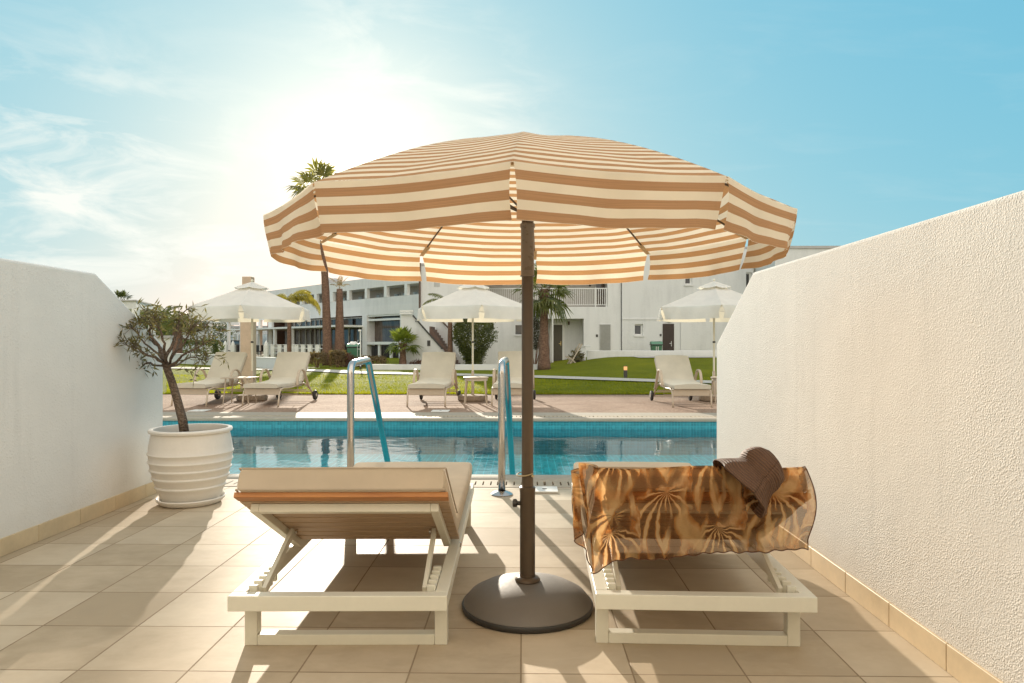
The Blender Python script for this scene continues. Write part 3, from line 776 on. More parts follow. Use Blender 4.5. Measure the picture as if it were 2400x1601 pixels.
def hat(u, v):
    i = v * (len(prof) - 1); k = min(int(i), len(prof) - 2); f = i - k
    r = prof[k][0] * (1 - f) + prof[k + 1][0] * f; z = prof[k][1] * (1 - f) + prof[k + 1][1] * f
    a = 2 * PI * u
    wv = (1 - v) ** 2
    r *= 1 + .04 * math.sin(2 * a + .6) * wv + .03 * math.sin(5 * a) * wv + .05 * math.sin(3 * a + 1) * (1 - v) * v
    z += (.006 * math.sin(3 * a + .5) - .008 * math.cos(a)) * wv
    y = r * math.sin(a) * (1.0); x = r * math.cos(a) * .9
    # pinch on the upper side
    if y < 0: y *= 1 - .0 * v
    p = Vector((x, y, z))
    p += Vector((0, .014 * math.exp(-((v - .38) / .16) ** 2) * max(0, -math.sin(a)) , 0))
    p += Vector((1, 1, .6)) * .010 * noise.noise(p * 14 + Vector((3, 1, 2))) + Vector((.6, 1, .4)) * .005 * noise.noise(p * 31)
    return HM @ p
m = MB(); m.grid(hat, 64, 44, lambda u, v: (u * 1.0, v * .32 * 3))
ht = m.build('sun_hat', STRAW, None, smooth='all', fix=False, solid=.004)
tag(ht, 'dark brown woven straw sun hat hooked over the corner of the scarf', 'hat')

# ---------------------------------------------------------------- plant pot, saucer, olive tree
PC = Vector((-2.50, 5.17, 0))
SAU = thing('pot_saucer', 'shallow white saucer under the ribbed plant pot', 'saucer', PC)
m = MB(); m.lathe([(.0, .0), (.200, 0), (.214, .008), (.236, .03), (.242, .044), (.236, .05), (.228, .046), (.216, .022), (.0, .018)], 48, cap=False)
sx = m.build('saucer_dish', POT, SAU, smooth=True)
POTT = thing('plant_pot', 'big white ribbed clay pot holding the olive tree by the left wall', 'plant pot', PC + Vector((0, 0, .019)))
pr = [(.0, .0), (.195, .0), (.205, .01), (.222, .07)]
def rib(z, r): return [(r - .002, z - .014), (r + .007, z - .004), (r + .008, z + .002), (r + .001, z + .012)]
for z, r in ((.115, .240), (.185, .262), (.245, .277), (.305, .287), (.365, .292)): pr += rib(z, r)
pr += [(.288, .42), (.279, .47), (.271, .508), (.276, .514), (.289, .520), (.292, .532), (.286, .542), (.272, .545), (.258, .542), (.252, .52), (.255, .47), (.0, .462)]
m = MB(); m.lathe(pr, 72, cap=False); m.build('pot_body', POT, POTT, smooth=True)
m = MB(); m.grid(lambda u, v: (lambda r, a: (r * math.cos(a), r * math.sin(a), .490 + .012 * noise.noise(Vector((r * 40 * math.cos(a), r * 40 * math.sin(a), 1)))))(.256 * v, 2 * PI * u), 30, 8)
m.build('soil', SOIL, POTT, smooth='all')
OL = thing('olive_tree', 'small leaning olive tree with sparse grey leaves growing in the white pot', 'olive tree', PC)
ro = random.Random(11); Y0 = PC.y
def P2(px, py, dy=0): return at(px, py, Y0 + dy)
tr = [P2(433, 1020), P2(428, 985), P2(415, 935), P2(403, 895), P2(393, 868), P2(388, 852)]
wood_mb = MB(); leaf_mb = MB()
wood_mb.tube(tr, [.036, .034, .031, .029, .028, .030], 10)
def leaf(p, d, L, w):
    d = d.normalized(); s = d.cross(Vector((ro.gauss(0, 1), ro.gauss(0, 1), ro.gauss(0, 1))))
    if s.length < 1e-3: return
    s.normalize(); n = d.cross(s)
    a, b = p + d * L * .45 + s * w * .5 + n * .002, p + d * L * .45 - s * w * .5 + n * .002
    leaf_mb.add([p, a, p + d * L - n * .003, b], [(0, 1, 2, 3)])
def curve(a, b, n=6, jit=.02, bow=(0, 0, .03)):
    pts = []
    off = Vector((ro.gauss(0, jit), ro.gauss(0, jit), ro.gauss(0, jit))) + Vector(bow)
    for i in range(n + 1):
        t = i / n; pts.append(a.lerp(b, t) + off * math.sin(PI * t) + Vector((ro.gauss(0, 1), ro.gauss(0, 1), ro.gauss(0, 1))) * jit * .25)
    return pts
limbs = [((388, 852), [(372, 810, .02), (352, 775, .03), (338, 752, .0)], .016), ((390, 855), [(365, 838, -.12), (335, 826, -.2), (300, 812, -.22)], .013), ((392, 855), [(402, 815, .05), (415, 775, .08), (428, 735, .05)], .017),
         ((394, 858), [(422, 838, -.1), (455, 818, -.16), (500, 792, -.12)], .012), ((390, 850), [(378, 815, .18), (350, 795, .22), (305, 782, .16)], .012), ((396, 858), [(430, 845, .14), (460, 838, .2), (490, 842, .2)], .009),
         ((388, 850), [(385, 812, -.2), (375, 775, -.24), (362, 748, -.2)], .013), ((398, 852), [(425, 815, -.2), (440, 790, -.24), (452, 768, -.22)], .010), ((386, 852), [(352, 850, .1), (330, 862, .12), (318, 868, .1)], .009), ((400, 840), [(420, 800, .2), (445, 795, .26), (480, 770, .24)], .010),
         ((388, 850), [(360, 820, -.05), (325, 790, -.1), (298, 760, -.06)], .010)]
for (a, pts, r0) in limbs:
    P = [P2(a[0], a[1])] + [P2(x, y, dy) for x, y, dy in pts]
    fine = []
    for q, w in zip(P, P[1:]): fine += curve(q, w, 4, .012, (0, 0, 0))[:-1]
    fine.append(P[-1])
    wood_mb.tube(fine, [r0 * (1 - .75 * i / (len(fine) - 1)) for i in range(len(fine))], 7)
    for i in range(2, len(fine)):
        if i < len(fine) * .42: continue
        for k in range(2 if i > len(fine) * .65 else 1):
            d = (fine[i] - fine[i - 1]).normalized() * .6 + Vector((ro.gauss(0, .6), ro.gauss(0, .6), ro.gauss(.10, .55)))
            L = ro.uniform(.05, .17); q = curve(fine[i], fine[i] + d.normalized() * L, 5, .012)
            wood_mb.tube(q, [.0032 * (1 - .7 * j / 5) for j in range(6)], 4)
            for j in range(1, 6):
                for z in range(4 if fine[i].x < PC.x + .02 else 3):
                    if ro.random() < (.50 if q[j].x < PC.x + .02 else .66): continue
                    dd = (q[j] - q[j - 1]).normalized() * .8 + Vector((ro.gauss(0, .9), ro.gauss(0, .9), ro.gauss(0, .8)))
                    leaf(q[j] , dd, ro.uniform(.045, .075), ro.uniform(.011, .016))
wood_mb.build('trunk', OBARK, OL, smooth='all', world=True)
leaf_mb.build('crown', OLEAF, OL, world=True, fix=False)

# ---------------------------------------------------------------- pool handrails
def handrail(x0, x1, label):
    t = thing('pool_handrail', label, 'handrail', (x0, 5.48, 0), 0, 'steel pool handrails')
    pts = [(0, 0.012), (0, .45), (0, .95)]
    c = .085
    pts += [(c - c * math.cos(a), .95 + c * math.sin(a) + .0) for a in (R(22), R(45), R(67), R(90))]
    e = Vector((.66, 1.055)); pts += [(.3, 1.042)]
    sl = R(-51); c2 = .075
    for a in (R(90), R(75), R(58), R(39)): pts.append((.56 + c2 * math.cos(a), .975 + c2 * math.sin(a)))
    px, pz = pts[-1]
    for L in (.3, .8, 1.3, 1.9): pts.append((px + L * math.cos(sl), pz + L * math.sin(sl)))
    ym = pts[-1][0]
    m = MB(); m.tube([((x1 - x0) * (max(0, y - .2) / 1.2) , y, z) for y, z in pts], .029, 20)
    m.build('rail', CHROME, t, smooth='all')
    m = MB(); m.lathe([(.0, .0), (.085, .0), (.088, .006), (.07, .018), (.04, .03), (.031, .032)], 32, cap=False); m.build('flange', CHROME, t, smooth=True)
handrail(-1.371, -1.36, 'polished steel pool handrail behind the bare lounger')
handrail(-.169, -.115, 'polished steel pool handrail just left of the parasol pole, with visible round foot')
def lid(px0, px1, Y, w, label):
    x0, x1 = atx(px0, Y), atx(px1, Y); t = thing('skimmer_lid', label, 'lid', ((x0 + x1) / 2, Y, .004))
    m = MB(); m.box(-(x1 - x0) / 2, (x1 - x0) / 2, -w / 2, w / 2, .001, .012); pl = m.build('lid_plate', LIDW, t, bevel=.003)
    m = MB(); m.lathe([(.0, .0125), (.02, .0125), (.02, .0135), (.0, .0135)], 12, cap=False); m.build('finger_hole', RUBBER, pl)
lid(1246, 1307, 5.62, .20, 'small white lid on the tiles right of the parasol pole')
# ---------------------------------------------------------------- far side of the pool: loungers, tables, parasols
def arc(c, r, a0, a1, n): return [(c[0] + r * math.cos(R(a0 + (a1 - a0) * k / n)), c[1] + r * math.sin(R(a0 + (a1 - a0) * k / n))) for k in range(n + 1)]
def far_lounger(loc, rz, label, back=57):
    """origin at the front (foot) end, +y towards the backrest"""
    t = thing('pool_lounger', label, 'pool lounger', loc, rz, 'beige pool loungers facing the water')
    w = .36
    ang = R(back); hy, hz = 1.10, .36
    bd = Vector((0, math.cos(ang), math.sin(ang))); bl = .70
    def side_pts():
        return [(.03, .0), (.05, .12), (.075, .24), (.12, .315), (.25, .34), (.55, .33), (.80, .35), (1.0, .385), (1.15, .375), (1.35, .30), (1.52, .19), (1.60, .10)]
    for s in (-1, 1):
        m = MB(); m.tube([(s * w, y, z) for y, z in side_pts()], [.017] * 12, 8)
        m.build('side_rail', RESIN, t, smooth='all')
        m = MB(); a = [(.78, .355), (.79, .50), (.83, .60), (.90, .655), (.99, .665), (1.08, .63), (1.18, .50), (1.30, .30), (1.36, .26)]
        pts = [Vector((s * (w + .03), y, z)) for y, z in a]
        for p, q in zip(pts, pts[1:]): pass
        vs = []; fs = []
        for i, p in enumerate(pts):
            d = (pts[min(i+1, len(pts)-1)] - pts[max(i-1, 0)]).normalized(); n = Vector((0, -d.z, d.y)) * .012; x = Vector((.026, 0, 0))
            vs += [p - x - n, p + x - n, p + x + n, p - x + n]
        for i in range(len(pts) - 1):
            for k in range(4): fs.append((i*4+k, i*4+(k+1) % 4, i*4+4+(k+1) % 4, i*4+4+k))
        fs += [(3,2,1,0), tuple((len(pts)-1)*4+k for k in range(4))]
        m.add(vs, fs); m.build('armrest', RESIN, t, bevel=.005)
        m = MB(); mt = Matrix.Translation((s * (w + .045), 1.60, .105)) @ Matrix.Rotation(R(90), 4, 'Y')
        m.lathe([(.0, -.028), (.07, -.028), (.098, -.02), (.105, 0), (.098, .02), (.07, .028), (.0, .028)], 24, mt, cap=False)
        wh = m.build('wheel', RUBBER, t, smooth=True)
        m = MB(); m.lathe([(.0, -.031), (.035, -.031), (.035, .031), (.0, .031)], 14, mt, cap=False); m.build('hub', RESIN, wh)
    m = MB(); m.box(-w + .018, w - .018, .085, .10, .215, .335); m.box(-w + .018, w - .018, .10, 1.10, .325, .342)
    m.build('seat_panel', RESIN, t, bevel=.004)
    m = MB()
    for z, y in ((.10, 1.60), (.19, 1.50), (.235, 1.28)): m.tube([(-w, y, z), (w, y, z)], .010, 8)
    m.tube([(-w * .8, 1.02, .34), (-w * .8, 1.02, .17), (w * .8, 1.02, .17), (w * .8, 1.02, .34)], .009, 8)
    m.build('cross_bar', RESIN, t, smooth=True)
    m = MB(); n = Vector((0, -bd.z, bd.y)); o = Vector((0, hy, hz))
    q = [o + n * -.022, o + bd * bl + n * -.022]; m.bar(q[0], q[1], .70, .02, n); m.build('backrest', RESIN, t, bevel=.004)
    m = MB(); P = [(.03, .345), (.04, .345), (.25, .348), (.55, .342), (.80, .355), (1.02, .375)]
    P += [(hy + bd.y * s + n.y * -.006, hz + bd.z * s + n.z * -.006) for s in (.08, .2, .4, bl - .01, bl + .02, bl + .025)]
    cushion(m, P, .70, .075, rr=.02, puff=.02); m.build('mattress', MATT, t, smooth=True)
    return t
def ang_rz(px0, Yf, px1, Yb): return -math.atan2(atx(px1, Yb) - atx(px0, Yf), Yb - Yf)
far_lounger((atx(440, 12.98), 12.98, 0), ang_rz(440, 13, 549, 14.55), 'pool lounger farthest left, angled, beside the stone pillar')
far_lounger((atx(608, 12.98), 12.98, 0), ang_rz(608, 13, 694, 14.55), 'pool lounger under the left white parasol, right of the small wire table')
far_lounger((atx(998, 12.95), 12.95, 0), ang_rz(998, 12.95, 1031, 14.5), 'pool lounger seen between the two steel handrails, left of the round table')
far_lounger((-.235, 13.1, 0), R(-2.5), 'pool lounger half hidden behind the bronze pole and right handrail', 60)
far_lounger((atx(1624, 12.85), 12.85, 0), ang_rz(1624, 12.85, 1574, 14.4), 'pool lounger farthest right, beside the end of the rough wall', 47)
def side_table(X, Y, h, r, label, rect=False):
    t = thing('side_table', label, 'side table', (X, Y, 0), 0, 'small tables between the pool loungers')
    m = MB()
    if rect: m.box(-r, r, -r * .8, r * .8, h - .022, h)
    else: m.lathe([(.0, h - .025), (r * .96, h - .025), (r, h - .018), (r, h - .004), (r * .97, h), (.0, h)], 36, cap=False)
    m.build('tabletop', RESIN, t, smooth=True, bevel=.003 if rect else 0)
    for sx in (-1, 1):
        for sy in (-1, 1):
            m = MB(); a, b = r * .72, r * .86; k = .8 if rect else .75
            m.tube([(sx * a, sy * a * k, h - .026), (sx * (a + b) / 2, sy * k * (a + b) / 2, h * .5), (sx * b, sy * b * k, 0)], [.016, .014, .012], 8)
            m.build('leg', RESIN, t, smooth=True)
    if not rect:
        m = MB(); m.lathe([(r * .88, h - .07), (r * .92, h - .07), (r * .92, h - .026), (r * .88, h - .026)], 36); m.build('apron', RESIN, t, smooth=True)
side_table(atx(560, 13.5), 13.55, .53, .29, 'small square table between the two left pool loungers', True)
side_table(atx(1115, 13.6), 13.65, .53, .25, 'round beige table beneath the middle white parasol')
side_table(atx(1700, 13.6), 13.7, .53, .25, 'beige table partly hidden by the end of the rough wall')
def white_parasol(px, Y, rot, top, label, tilt=0):
    X = atx(px, Y); t = thing('white_parasol', label, 'parasol', (X, Y, 0), 0, 'white parasols beyond the pool')
    m = MB(); m.lathe([(.0, 0), (.29, 0), (.31, .02), (.312, .085), (.29, .115), (.25, .12), (.0, .12)], 40, cap=False); m.build('base_block', BLOCK, t, smooth=True)
    m = MB(); m.lathe([(.03, .12), (.03, .60), (.026, .605), (.026, .62)], 16); sl = m.build('base_tube', RESIN, t, smooth=True)
    m = MB(); m.tube([(-.03, 0, .45), (-.065, 0, .45)], .009, 8); m.build('screw', RAILD, sl)
    m = MB(); m.lathe([(.021, .58), (.021, top + .01)], 16); m.build('pole', CREAMP, t, smooth=True)
    m = MB(); m.lathe([(.024, 1.20), (.03, 1.205), (.03, 1.235), (.024, 1.24)], 14); m.build('clip', RAILD, t, smooth=True)
    rad, ze = 1.26, 1.93; sl_ = (top - ze)
    zf2 = lambda r: ze + sl_ * (1 - r / rad) * (1 - .10 * (r / rad))
    m = MB()
    for k in range(6): canopy_panel(m, 6, k, rad, zf2, rot, sag=.05, r0=.10)
    cn = m.build('canopy', WHCANV, t, smooth='all', fix=False)
    for k in range(6):
        m = MB(); valance(m, 6, k, rad * 1.002, ze, .255, rot, .006, .07, .05, k + int(px), curl=.10, wav=.016); m.build('valance', WHCANV, cn, smooth='all', fix=False)
    m = MB()
    for k in range(6): canopy_panel(m, 6, k, .37, lambda r: top + .045 - .36 * r, rot, sag=.03, nu=6, nv=4, r0=.01)
    m.build('vent_cap', WHCANV, cn, smooth='all', fix=False)
    m = MB(); m.lathe([(.0, top + .045), (.02, top + .045), (.028, top + .07), (.016, top + .09), (.0, top + .095)], 14, cap=False); m.build('finial', CREAMP, t, smooth=True)
    for k in range(6):
        a = rot + 2 * PI * k / 6; c, s = math.cos(a), math.sin(a)
        m = MB(); m.tube([(r * c, r * s, zf2(r) - .02) for r in (.05, .6, rad - .01)], .009, 6); rb = m.build('rib', CREAMP, t)
        m = MB(); m.tube([(.03 * c, .03 * s, ze - .02), (.62 * c, .62 * s, zf2(.62) - .03)], .008, 6); m.build('strut', CREAMP, rb)
    return t
white_parasol(591, 14.4, R(-90 + 12), 2.44, 'white parasol on the left, in front of the stone pillar')
white_parasol(1108, 14.4, R(-90 + 12), 2.44, 'white parasol in the middle, left of the bronze pole')
white_parasol(1673.5, 14.4, R(-90 - 9), 2.44, 'white parasol on the right, partly behind the rough wall')
lid(448, 487, 12.1, .3, 'thin white plate on the deck edge before the two left pool loungers')
lid(1012, 1053, 12.1, .3, 'thin white plate on the deck edge in front of the middle pool lounger')
# stone pillar
t = thing('stone_pillar', 'tall square beige stone pillar behind the left white parasol', 'pillar', (atx(582, 18.0), 18.0, 0))
m = MB(); m.box(-.155, .155, -.155, .155, 0, 2.60); m.build('shaft', PILLAR, t, bevel=.012)
m = MB(); m.box(-.12, .12, -.12, .12, 2.601, 2.93); m.build('cap_block', PILLAR, t, bevel=.012)
m = MB(); m.lathe([(.0, 0), (.02, 0), (.014, .03), (.0, .035)], 12, Matrix.Translation((-.03, -.156, .83)) @ Matrix.Rotation(R(90), 4, 'X'), cap=False); m.build('tap', CHROME, t, smooth=True)

# ---------------------------------------------------------------- garden: lamp, bins, shower post, curb, terrace wall
Xl = atx(1467, 23.4); t = thing('bollard_lamp', 'small dark bollard lamp with a glowing top on the lawn by the path', 'garden lamp', (Xl, 23.5, zt(Xl, 23.5) + .01))
m = MB(); m.box(-.055, .055, -.055, .055, 0, .27); m.build('post', RAILD, t, bevel=.004)
m = MB(); m.box(-.052, .052, -.052, .052, .2705, .395); m.build('lamp_glass', LAMPG, t, bevel=.004)
m = MB(); m.box(-.057, .057, -.057, .057, .3955, .41); m.build('cap', RAILD, t, bevel=.003)
def bin_(X, Y, z, s, label, bag=False, rz=0):
    t = thing('wheeled_bin', label, 'bin', (X, Y, z), rz)
    m = MB(); a, b, h = .20 * s, .27 * s, .92 * s
    vs = [(-a, -a, .03), (a, -a, .03), (a, a, .03), (-a, a, .03), (-b, -b, h), (b, -b, h), (b, b, h), (-b, b, h)]
    m.add(vs, [(3,2,1,0),(4,5,6,7),(0,1,5,4),(1,2,6,5),(2,3,7,6),(3,0,4,7)]); m.build('bin_body', BIN, t, bevel=.02)
    m = MB(); m.box(-b * 1.12, b * 1.12, -b * 1.1, b * 1.1, h + .001, h + .05); m.build('rim', DARKP, t, bevel=.01)
    m = MB(); m.prism([(-b * 1.1, h + .052), (b * 1.1, h + .052), (b * .9, h + .16), (b * .2, h + .21), (-b * .6, h + .19)], 0, -b * 1.1, b * 1.1); m.build('lid', BINL, t, bevel=.015)
    for s_ in (-1, 1):
        m = MB(); m.lathe([(.0, -.03), (.09, -.03), (.09, .03), (.0, .03)], 16, Matrix.Translation((s_ * a * .95, a * .9, .09)) @ Matrix.Rotation(R(90), 4, 'Y'), cap=False); m.build('wheel', RUBBER, t)
    if bag:
        m = MB(); m.grid(lambda u, v: (b * .9 * math.cos(2 * PI * u) * math.sin(PI * v / 2 + .05) , b * .8 * math.sin(2 * PI * u) * math.sin(PI * v / 2 + .05), h + .15 + .15 * math.cos(PI * v / 2) + .04 * noise.noise(Vector((u * 9, v * 7, 2)))), 16, 6); m.build('bin_bag', LIDW, t, smooth='all')
    else:
        for s_ in (-1, 1):
            m = MB(); m.box(s_ * .05 - .016, s_ * .05 + .016, -b * 1.02 - .012, -b * .98, h * .42, h * .93); m.build('label_strip', LIDW, t)
bin_(atx(829, 35.2), 35.2, .0, 1.05, 'green wheeled bin with a white bag on top, beside the palm trunks', True)
bin_(atx(1538, 36.6), 36.6, .16, 1.0, 'green wheeled bin standing beside the dark door behind the parapet', False)
t = thing('shower_post', 'thin white outdoor shower post beside the green bin on the lawn', 'shower', (atx(845, 31.5), 31.5, .01))
m = MB(); m.tube([(0, 0, .0), (0, 0, 1.72)], .028, 10); m.build('post', WPAINT, t, smooth=True)
m = MB(); m.box(-.09, .04, -.06, .04, 1.721, 1.80); m.build('shower_head', WPAINT, t, bevel=.01)
m = MB(); m.tube([(-.14, 0, .55), (-.14, 0, 1.25), (-.12, 0, 1.32), (-.09, 0, 1.30)], .012, 8); m.box(-.15, -.03, -.012, .012, .9, .93); m.build('hose_pipe', GREYP, t, smooth=True)
m = MB(); m.lathe([(.0, .0), (.05, 0), (.05, .12), (.04, .125), (.0, .125)], 14, cap=False); m.build('foot', RAILD, t, smooth=True)
def wall_line(pts, h, th, name, label, mat, cap=0.0, z0=-.05):
    t = thing(name, label, 'wall', (pts[0][0], pts[0][1], 0)); m = MB(); c = MB()
    for (a, b) in zip(pts, pts[1:]):
        h0 = h if not isinstance(h, tuple) else h[0]
        m.bar((a[0], a[1], (z0 + h0) / 2), (b[0], b[1], (z0 + h0) / 2), th, h0 - z0)
        if cap: c.bar((a[0], a[1], h0 + cap / 2 + .001), (b[0], b[1], h0 + cap / 2 + .001), th + .05, cap)
    m.build('wall_body', mat, t, world=True)
    if cap: c.build('coping', mat, t, world=True)
    return t
wall_line([(atx(866, 30.6), 30.7), (atx(1262, 30.6), 30.7)], .25, .25, 'kerb_wall', 'long low white kerb wall behind the lawn, below the external stair', WHITE)
wall_line([(-30, 49.0), (atx(470, 37.7), 37.7), (atx(560, 35.0), 35.0)], .54, .25, 'garden_wall', 'low white garden wall along the lawn behind the farthest left pool lounger', WHITE2, .05)
wall_line([(atx(562, 34.9), 34.9), (atx(640, 32.4), 32.4), (atx(716, 30.2), 30.2)], .47, .25, 'garden_wall', 'low white garden wall right of the stone pillar, ending at the brown hedge', WHITE2, .05)
# parapet in front of the right-hand wing
t = thing('parapet', 'long low white parapet at the top of the grass bank before the dark door', 'parapet', (6, 34, 0))
m = MB(); m.box(atx(1376, 34.0), 15.0, 34.0, 34.22, -.05, .83); m.build('wall_body', WHITE, t, world=True, bevel=.02)
t = thing('gate_pier', 'short white wall pier beside the recessed porch', 'pier', (atx(1365, 33.8), 33.8, 0))
m = MB(); a, b = atx(1357, 33.6), atx(1373, 33.6); m.box(a, b, 33.6, 33.95, -.05, 1.02); m.build('pier_body', WHITE2, t, world=True, bevel=.02)
m = MB(); m.box(a - .04, b + .25, 33.56, 33.99, 1.021, 1.07); m.build('cap', WHITE2, t, world=True, bevel=.01)
# folded wooden sunbed leaning by the porch
t = thing('folded_chair', 'folded pale wooden garden chair leaning beside the porch pier', 'folded chair', (atx(1345, 33.0), 33.0, .02), R(10))
m = MB()
for y in (-.22, .22): m.bar((-.35, y, .0), (.35, y, 1.15), .035, .06)
for k in range(7): m.bar((-.30 + .1 * k, -.22, .1 + .16 * k), (-.30 + .1 * k, .22, .1 + .16 * k), .05, .015)
m.build('back_frame', RESIN, t)
m = MB()
for y in (-.26, .26): m.bar((.3, y, .0), (-.35, y, .55), .035, .05)
m.build('leg_frame', RESIN, t)
def building_part(mb, name, mat, t, **k): return mb.build(name, mat, t, world=True, **k)

# ---------------------------------------------------------------- middle building (front plane Y = 38)
YB = 38.0
B1 = thing('apartment_block', 'two storey white apartment block with a railed balcony and recessed porch behind the bronze pole', 'building', (1.0, YB, 0))
X = lambda px, Y=YB: atx(px, Y)
Z = lambda py, Y=YB, px=1226: atz(px, py, Y)
xL, xR = X(985), X(1455); zr = 5.45
bx0, bx1, bz0 = X(1130), X(1424), Z(719)
px0, px1, pz = X(1284), X(1368), Z(747)
m = MB(); wx0, wx1, wz0, wz1 = X(1208), X(1232), Z(784), Z(762)
wall_holes(m, xL, xR, -.1, zr, YB, YB + .25, [(bx0, bx1, bz0, 5.05), (px0, px1, .14, pz), (wx0, wx1, wz0, wz1)])
m.box(xL, xL + .25, YB + .2505, YB + 9, -.1, zr)
building_part(m, 'wall', WHITE, B1)
m = MB(); m.box(xL - .05, xR + .05, YB - .03, YB + 9.5, zr + .001, zr + .14); building_part(m, 'roof', ROOFT, B1)
m = MB(); m.box(bx0 - .2, bx1 + .2, YB + 1.55, YB + 1.75, bz0 - .3, 5.3); building_part(m, 'balcony_back_wall', RECESS, B1)
m = MB(); m.box(bx0 - .2, bx1 + .2, YB + .2505, YB + 1.5495, bz0 - .2, bz0 - .002); m.box(bx0 - .2, bx1 + .2, YB + .2505, YB + 1.5495, 5.06, 5.3); building_part(m, 'balcony_slab', WHITE2, B1)
m = MB(); m.box(bx0 - .22, bx0 - .02, YB + .2505, YB + 1.5495, bz0, 5.05); m.box(bx1 + .02, bx1 + .22, YB + .2505, YB + 1.5495, bz0, 5.05); building_part(m, 'balcony_side_wall', RECESS, B1)
for a, b, top in ((1287, 1316, 4.85), (1397, 1423, 4.85)):
    m = MB(); m.box(X(a, YB + 1.5), X(b, YB + 1.5), YB + 1.50, YB + 1.548, bz0 + .02, top); f = building_part(m, 'balcony_door', GLASSB, B1)
    m = MB(); m.box(X(a, YB + 1.5) - .06, X(b, YB + 1.5) + .06, YB + 1.51, YB + 1.546, top + .001, top + .07); building_part(m, 'frame', WPAINT, f)
m = MB(); zt_ = bz0 + 1.03
m.box(bx0, bx1, YB + .06, YB + .11, zt_ - .05, zt_); m.box(bx0, bx1, YB + .06, YB + .11, bz0 + .08, bz0 + .12)
x = bx0 + .05
while x < bx1 - .03:
    m.box(x, x + .03, YB + .07, YB + .10, bz0 + .1205, zt_ - .0505); x += .115
for x in (bx0 + .02, X(1317), X(1395), bx1 - .08): m.box(x, x + .06, YB + .045, YB + .125, bz0 + .001, zt_ + .02)
building_part(m, 'balcony_railing', WPAINT, B1)
# porch
m = MB(); m.box(px0 - .2, px1 + .2, YB + 1.25, YB + 1.45, -.1, pz + .2); m.box(px0 - .22, px0 - .01, YB + .2505, YB + 1.2495, -.1, pz); m.box(px1 + .01, px1 + .22, YB + .2505, YB + 1.2495, -.1, pz); m.box(px0 - .2, px1 + .2, YB + .2505, YB + 1.2495, pz + .003, pz + .2)
building_part(m, 'porch_wall', WHITE2, B1)
m = MB(); m.box(px0 - .3, px1 + .5, YB - 1.2, YB + 1.2495, -.05, .12); building_part(m, 'porch_step', STEP, B1)
dx0, dx1 = X(1294, YB + 1.2), X(1318, YB + 1.2)
m = MB(); m.box(dx0, dx1, YB + 1.20, YB + 1.248, .125, .125 + 2.1); d = building_part(m, 'door', ODOOR, B1)
m = MB(); m.box(dx1, dx1 + .12, YB + 1.19, YB + 1.2485, .125, 2.33); m.box(dx0 - .12, dx0, YB + 1.19, YB + 1.2485, .125, 2.33); m.box(dx0, dx1, YB + 1.19, YB + 1.2485, 2.226, 2.33); building_part(m, 'frame', WPAINT, d)
m = MB(); m.box(dx1 - .10, dx1 - .07, YB + 1.17, YB + 1.199, 1.05, 1.3); m.box(dx1 - .2, dx1 - .07, YB + 1.14, YB + 1.169, 1.15, 1.18); building_part(m, 'handle', BRASS, d)
m = MB(); m.box(X(1334), X(1338.5), YB + 1.17, YB + 1.2495, Z(760), Z(752)); building_part(m, 'wall_light', BROWNP, B1)
sx0, sx1, sz0, sz1 = X(1405), X(1431.5), Z(822), Z(761.5)
m = MB(); n = 22
for k in range(n):
    z = sz0 + (sz1 - sz0) * k / n; m.bar(((sx0 + sx1) / 2 - (sx1 - sx0) / 2 + .03, YB - .02, z + .03), ((sx1 + sx0) / 2 + (sx1 - sx0) / 2 - .03, YB - .02, z + .03), .012, .075, (0, -.6, 1))
m.box(sx0, sx0 + .04, YB - .04, YB - .001, sz0, sz1 + .03); m.box(sx1 - .04, sx1, YB - .04, YB - .001, sz0, sz1 + .03); m.box(sx0 + .0405, sx1 - .0405, YB - .04, YB - .001, sz1, sz1 + .03); m.box(sx0 + .041, sx1 - .041, YB - .008, YB - .001, sz0, sz1 - .001)
building_part(m, 'louvre_door', GREYP, B1)
for a, b, c, e in ((1396.5, 1401.5, 790, 784),):
    m = MB(); m.box(X(a), X(b), YB - .02, YB - .001, Z(a and c), Z(e)); building_part(m, 'number_plate', RAILD, B1)
m = MB(); m.box(X(1386.5), X(1391), YB + 1.50, YB + 1.548, Z(666), Z(660)); building_part(m, 'wall_plate', RAILD, B1)
m = MB(); m.box(wx0 - .05, wx1 + .05, YB + .10, YB + .14, wz0, wz1); wd = building_part(m, 'window', GLASSD, B1)
m = MB(); m.box(wx0 - .06, wx1 + .06, YB - .06, YB - .002, wz0 - .1, wz0 - .02); building_part(m, 'sill', WHITE2, wd)
m = MB(); m.tube([(X(1295), YB - .05, .1), (X(1295), YB - .05, 3.0)], .045, 8); building_part(m, 'downpipe', WPAINT, B1)
m = MB(); m.tube([(xL - .02, YB - .07, 3.1), (xL - .02, YB - .07, 4.9)], .055, 8); m.tube([(xL - .06, YB - .07, 4.8), (xL - .06, YB - .07, 5.6)], .10, 8); building_part(m, 'drain_pipe', BROWNP, B1)
m = MB(); m.box(X(1095), X(1180), YB - .55, YB - .002, 4.62, 4.70); m.box(X(1105), X(1178), YB - .30, YB - .003, 4.36, 4.42); building_part(m, 'canopy_rail', RAILD, B1)
m = MB(); m.box(X(1017), X(1031), YB - .012, YB - .001, Z(672), Z(652)); building_part(m, 'vent_panel', GREYP, B1)
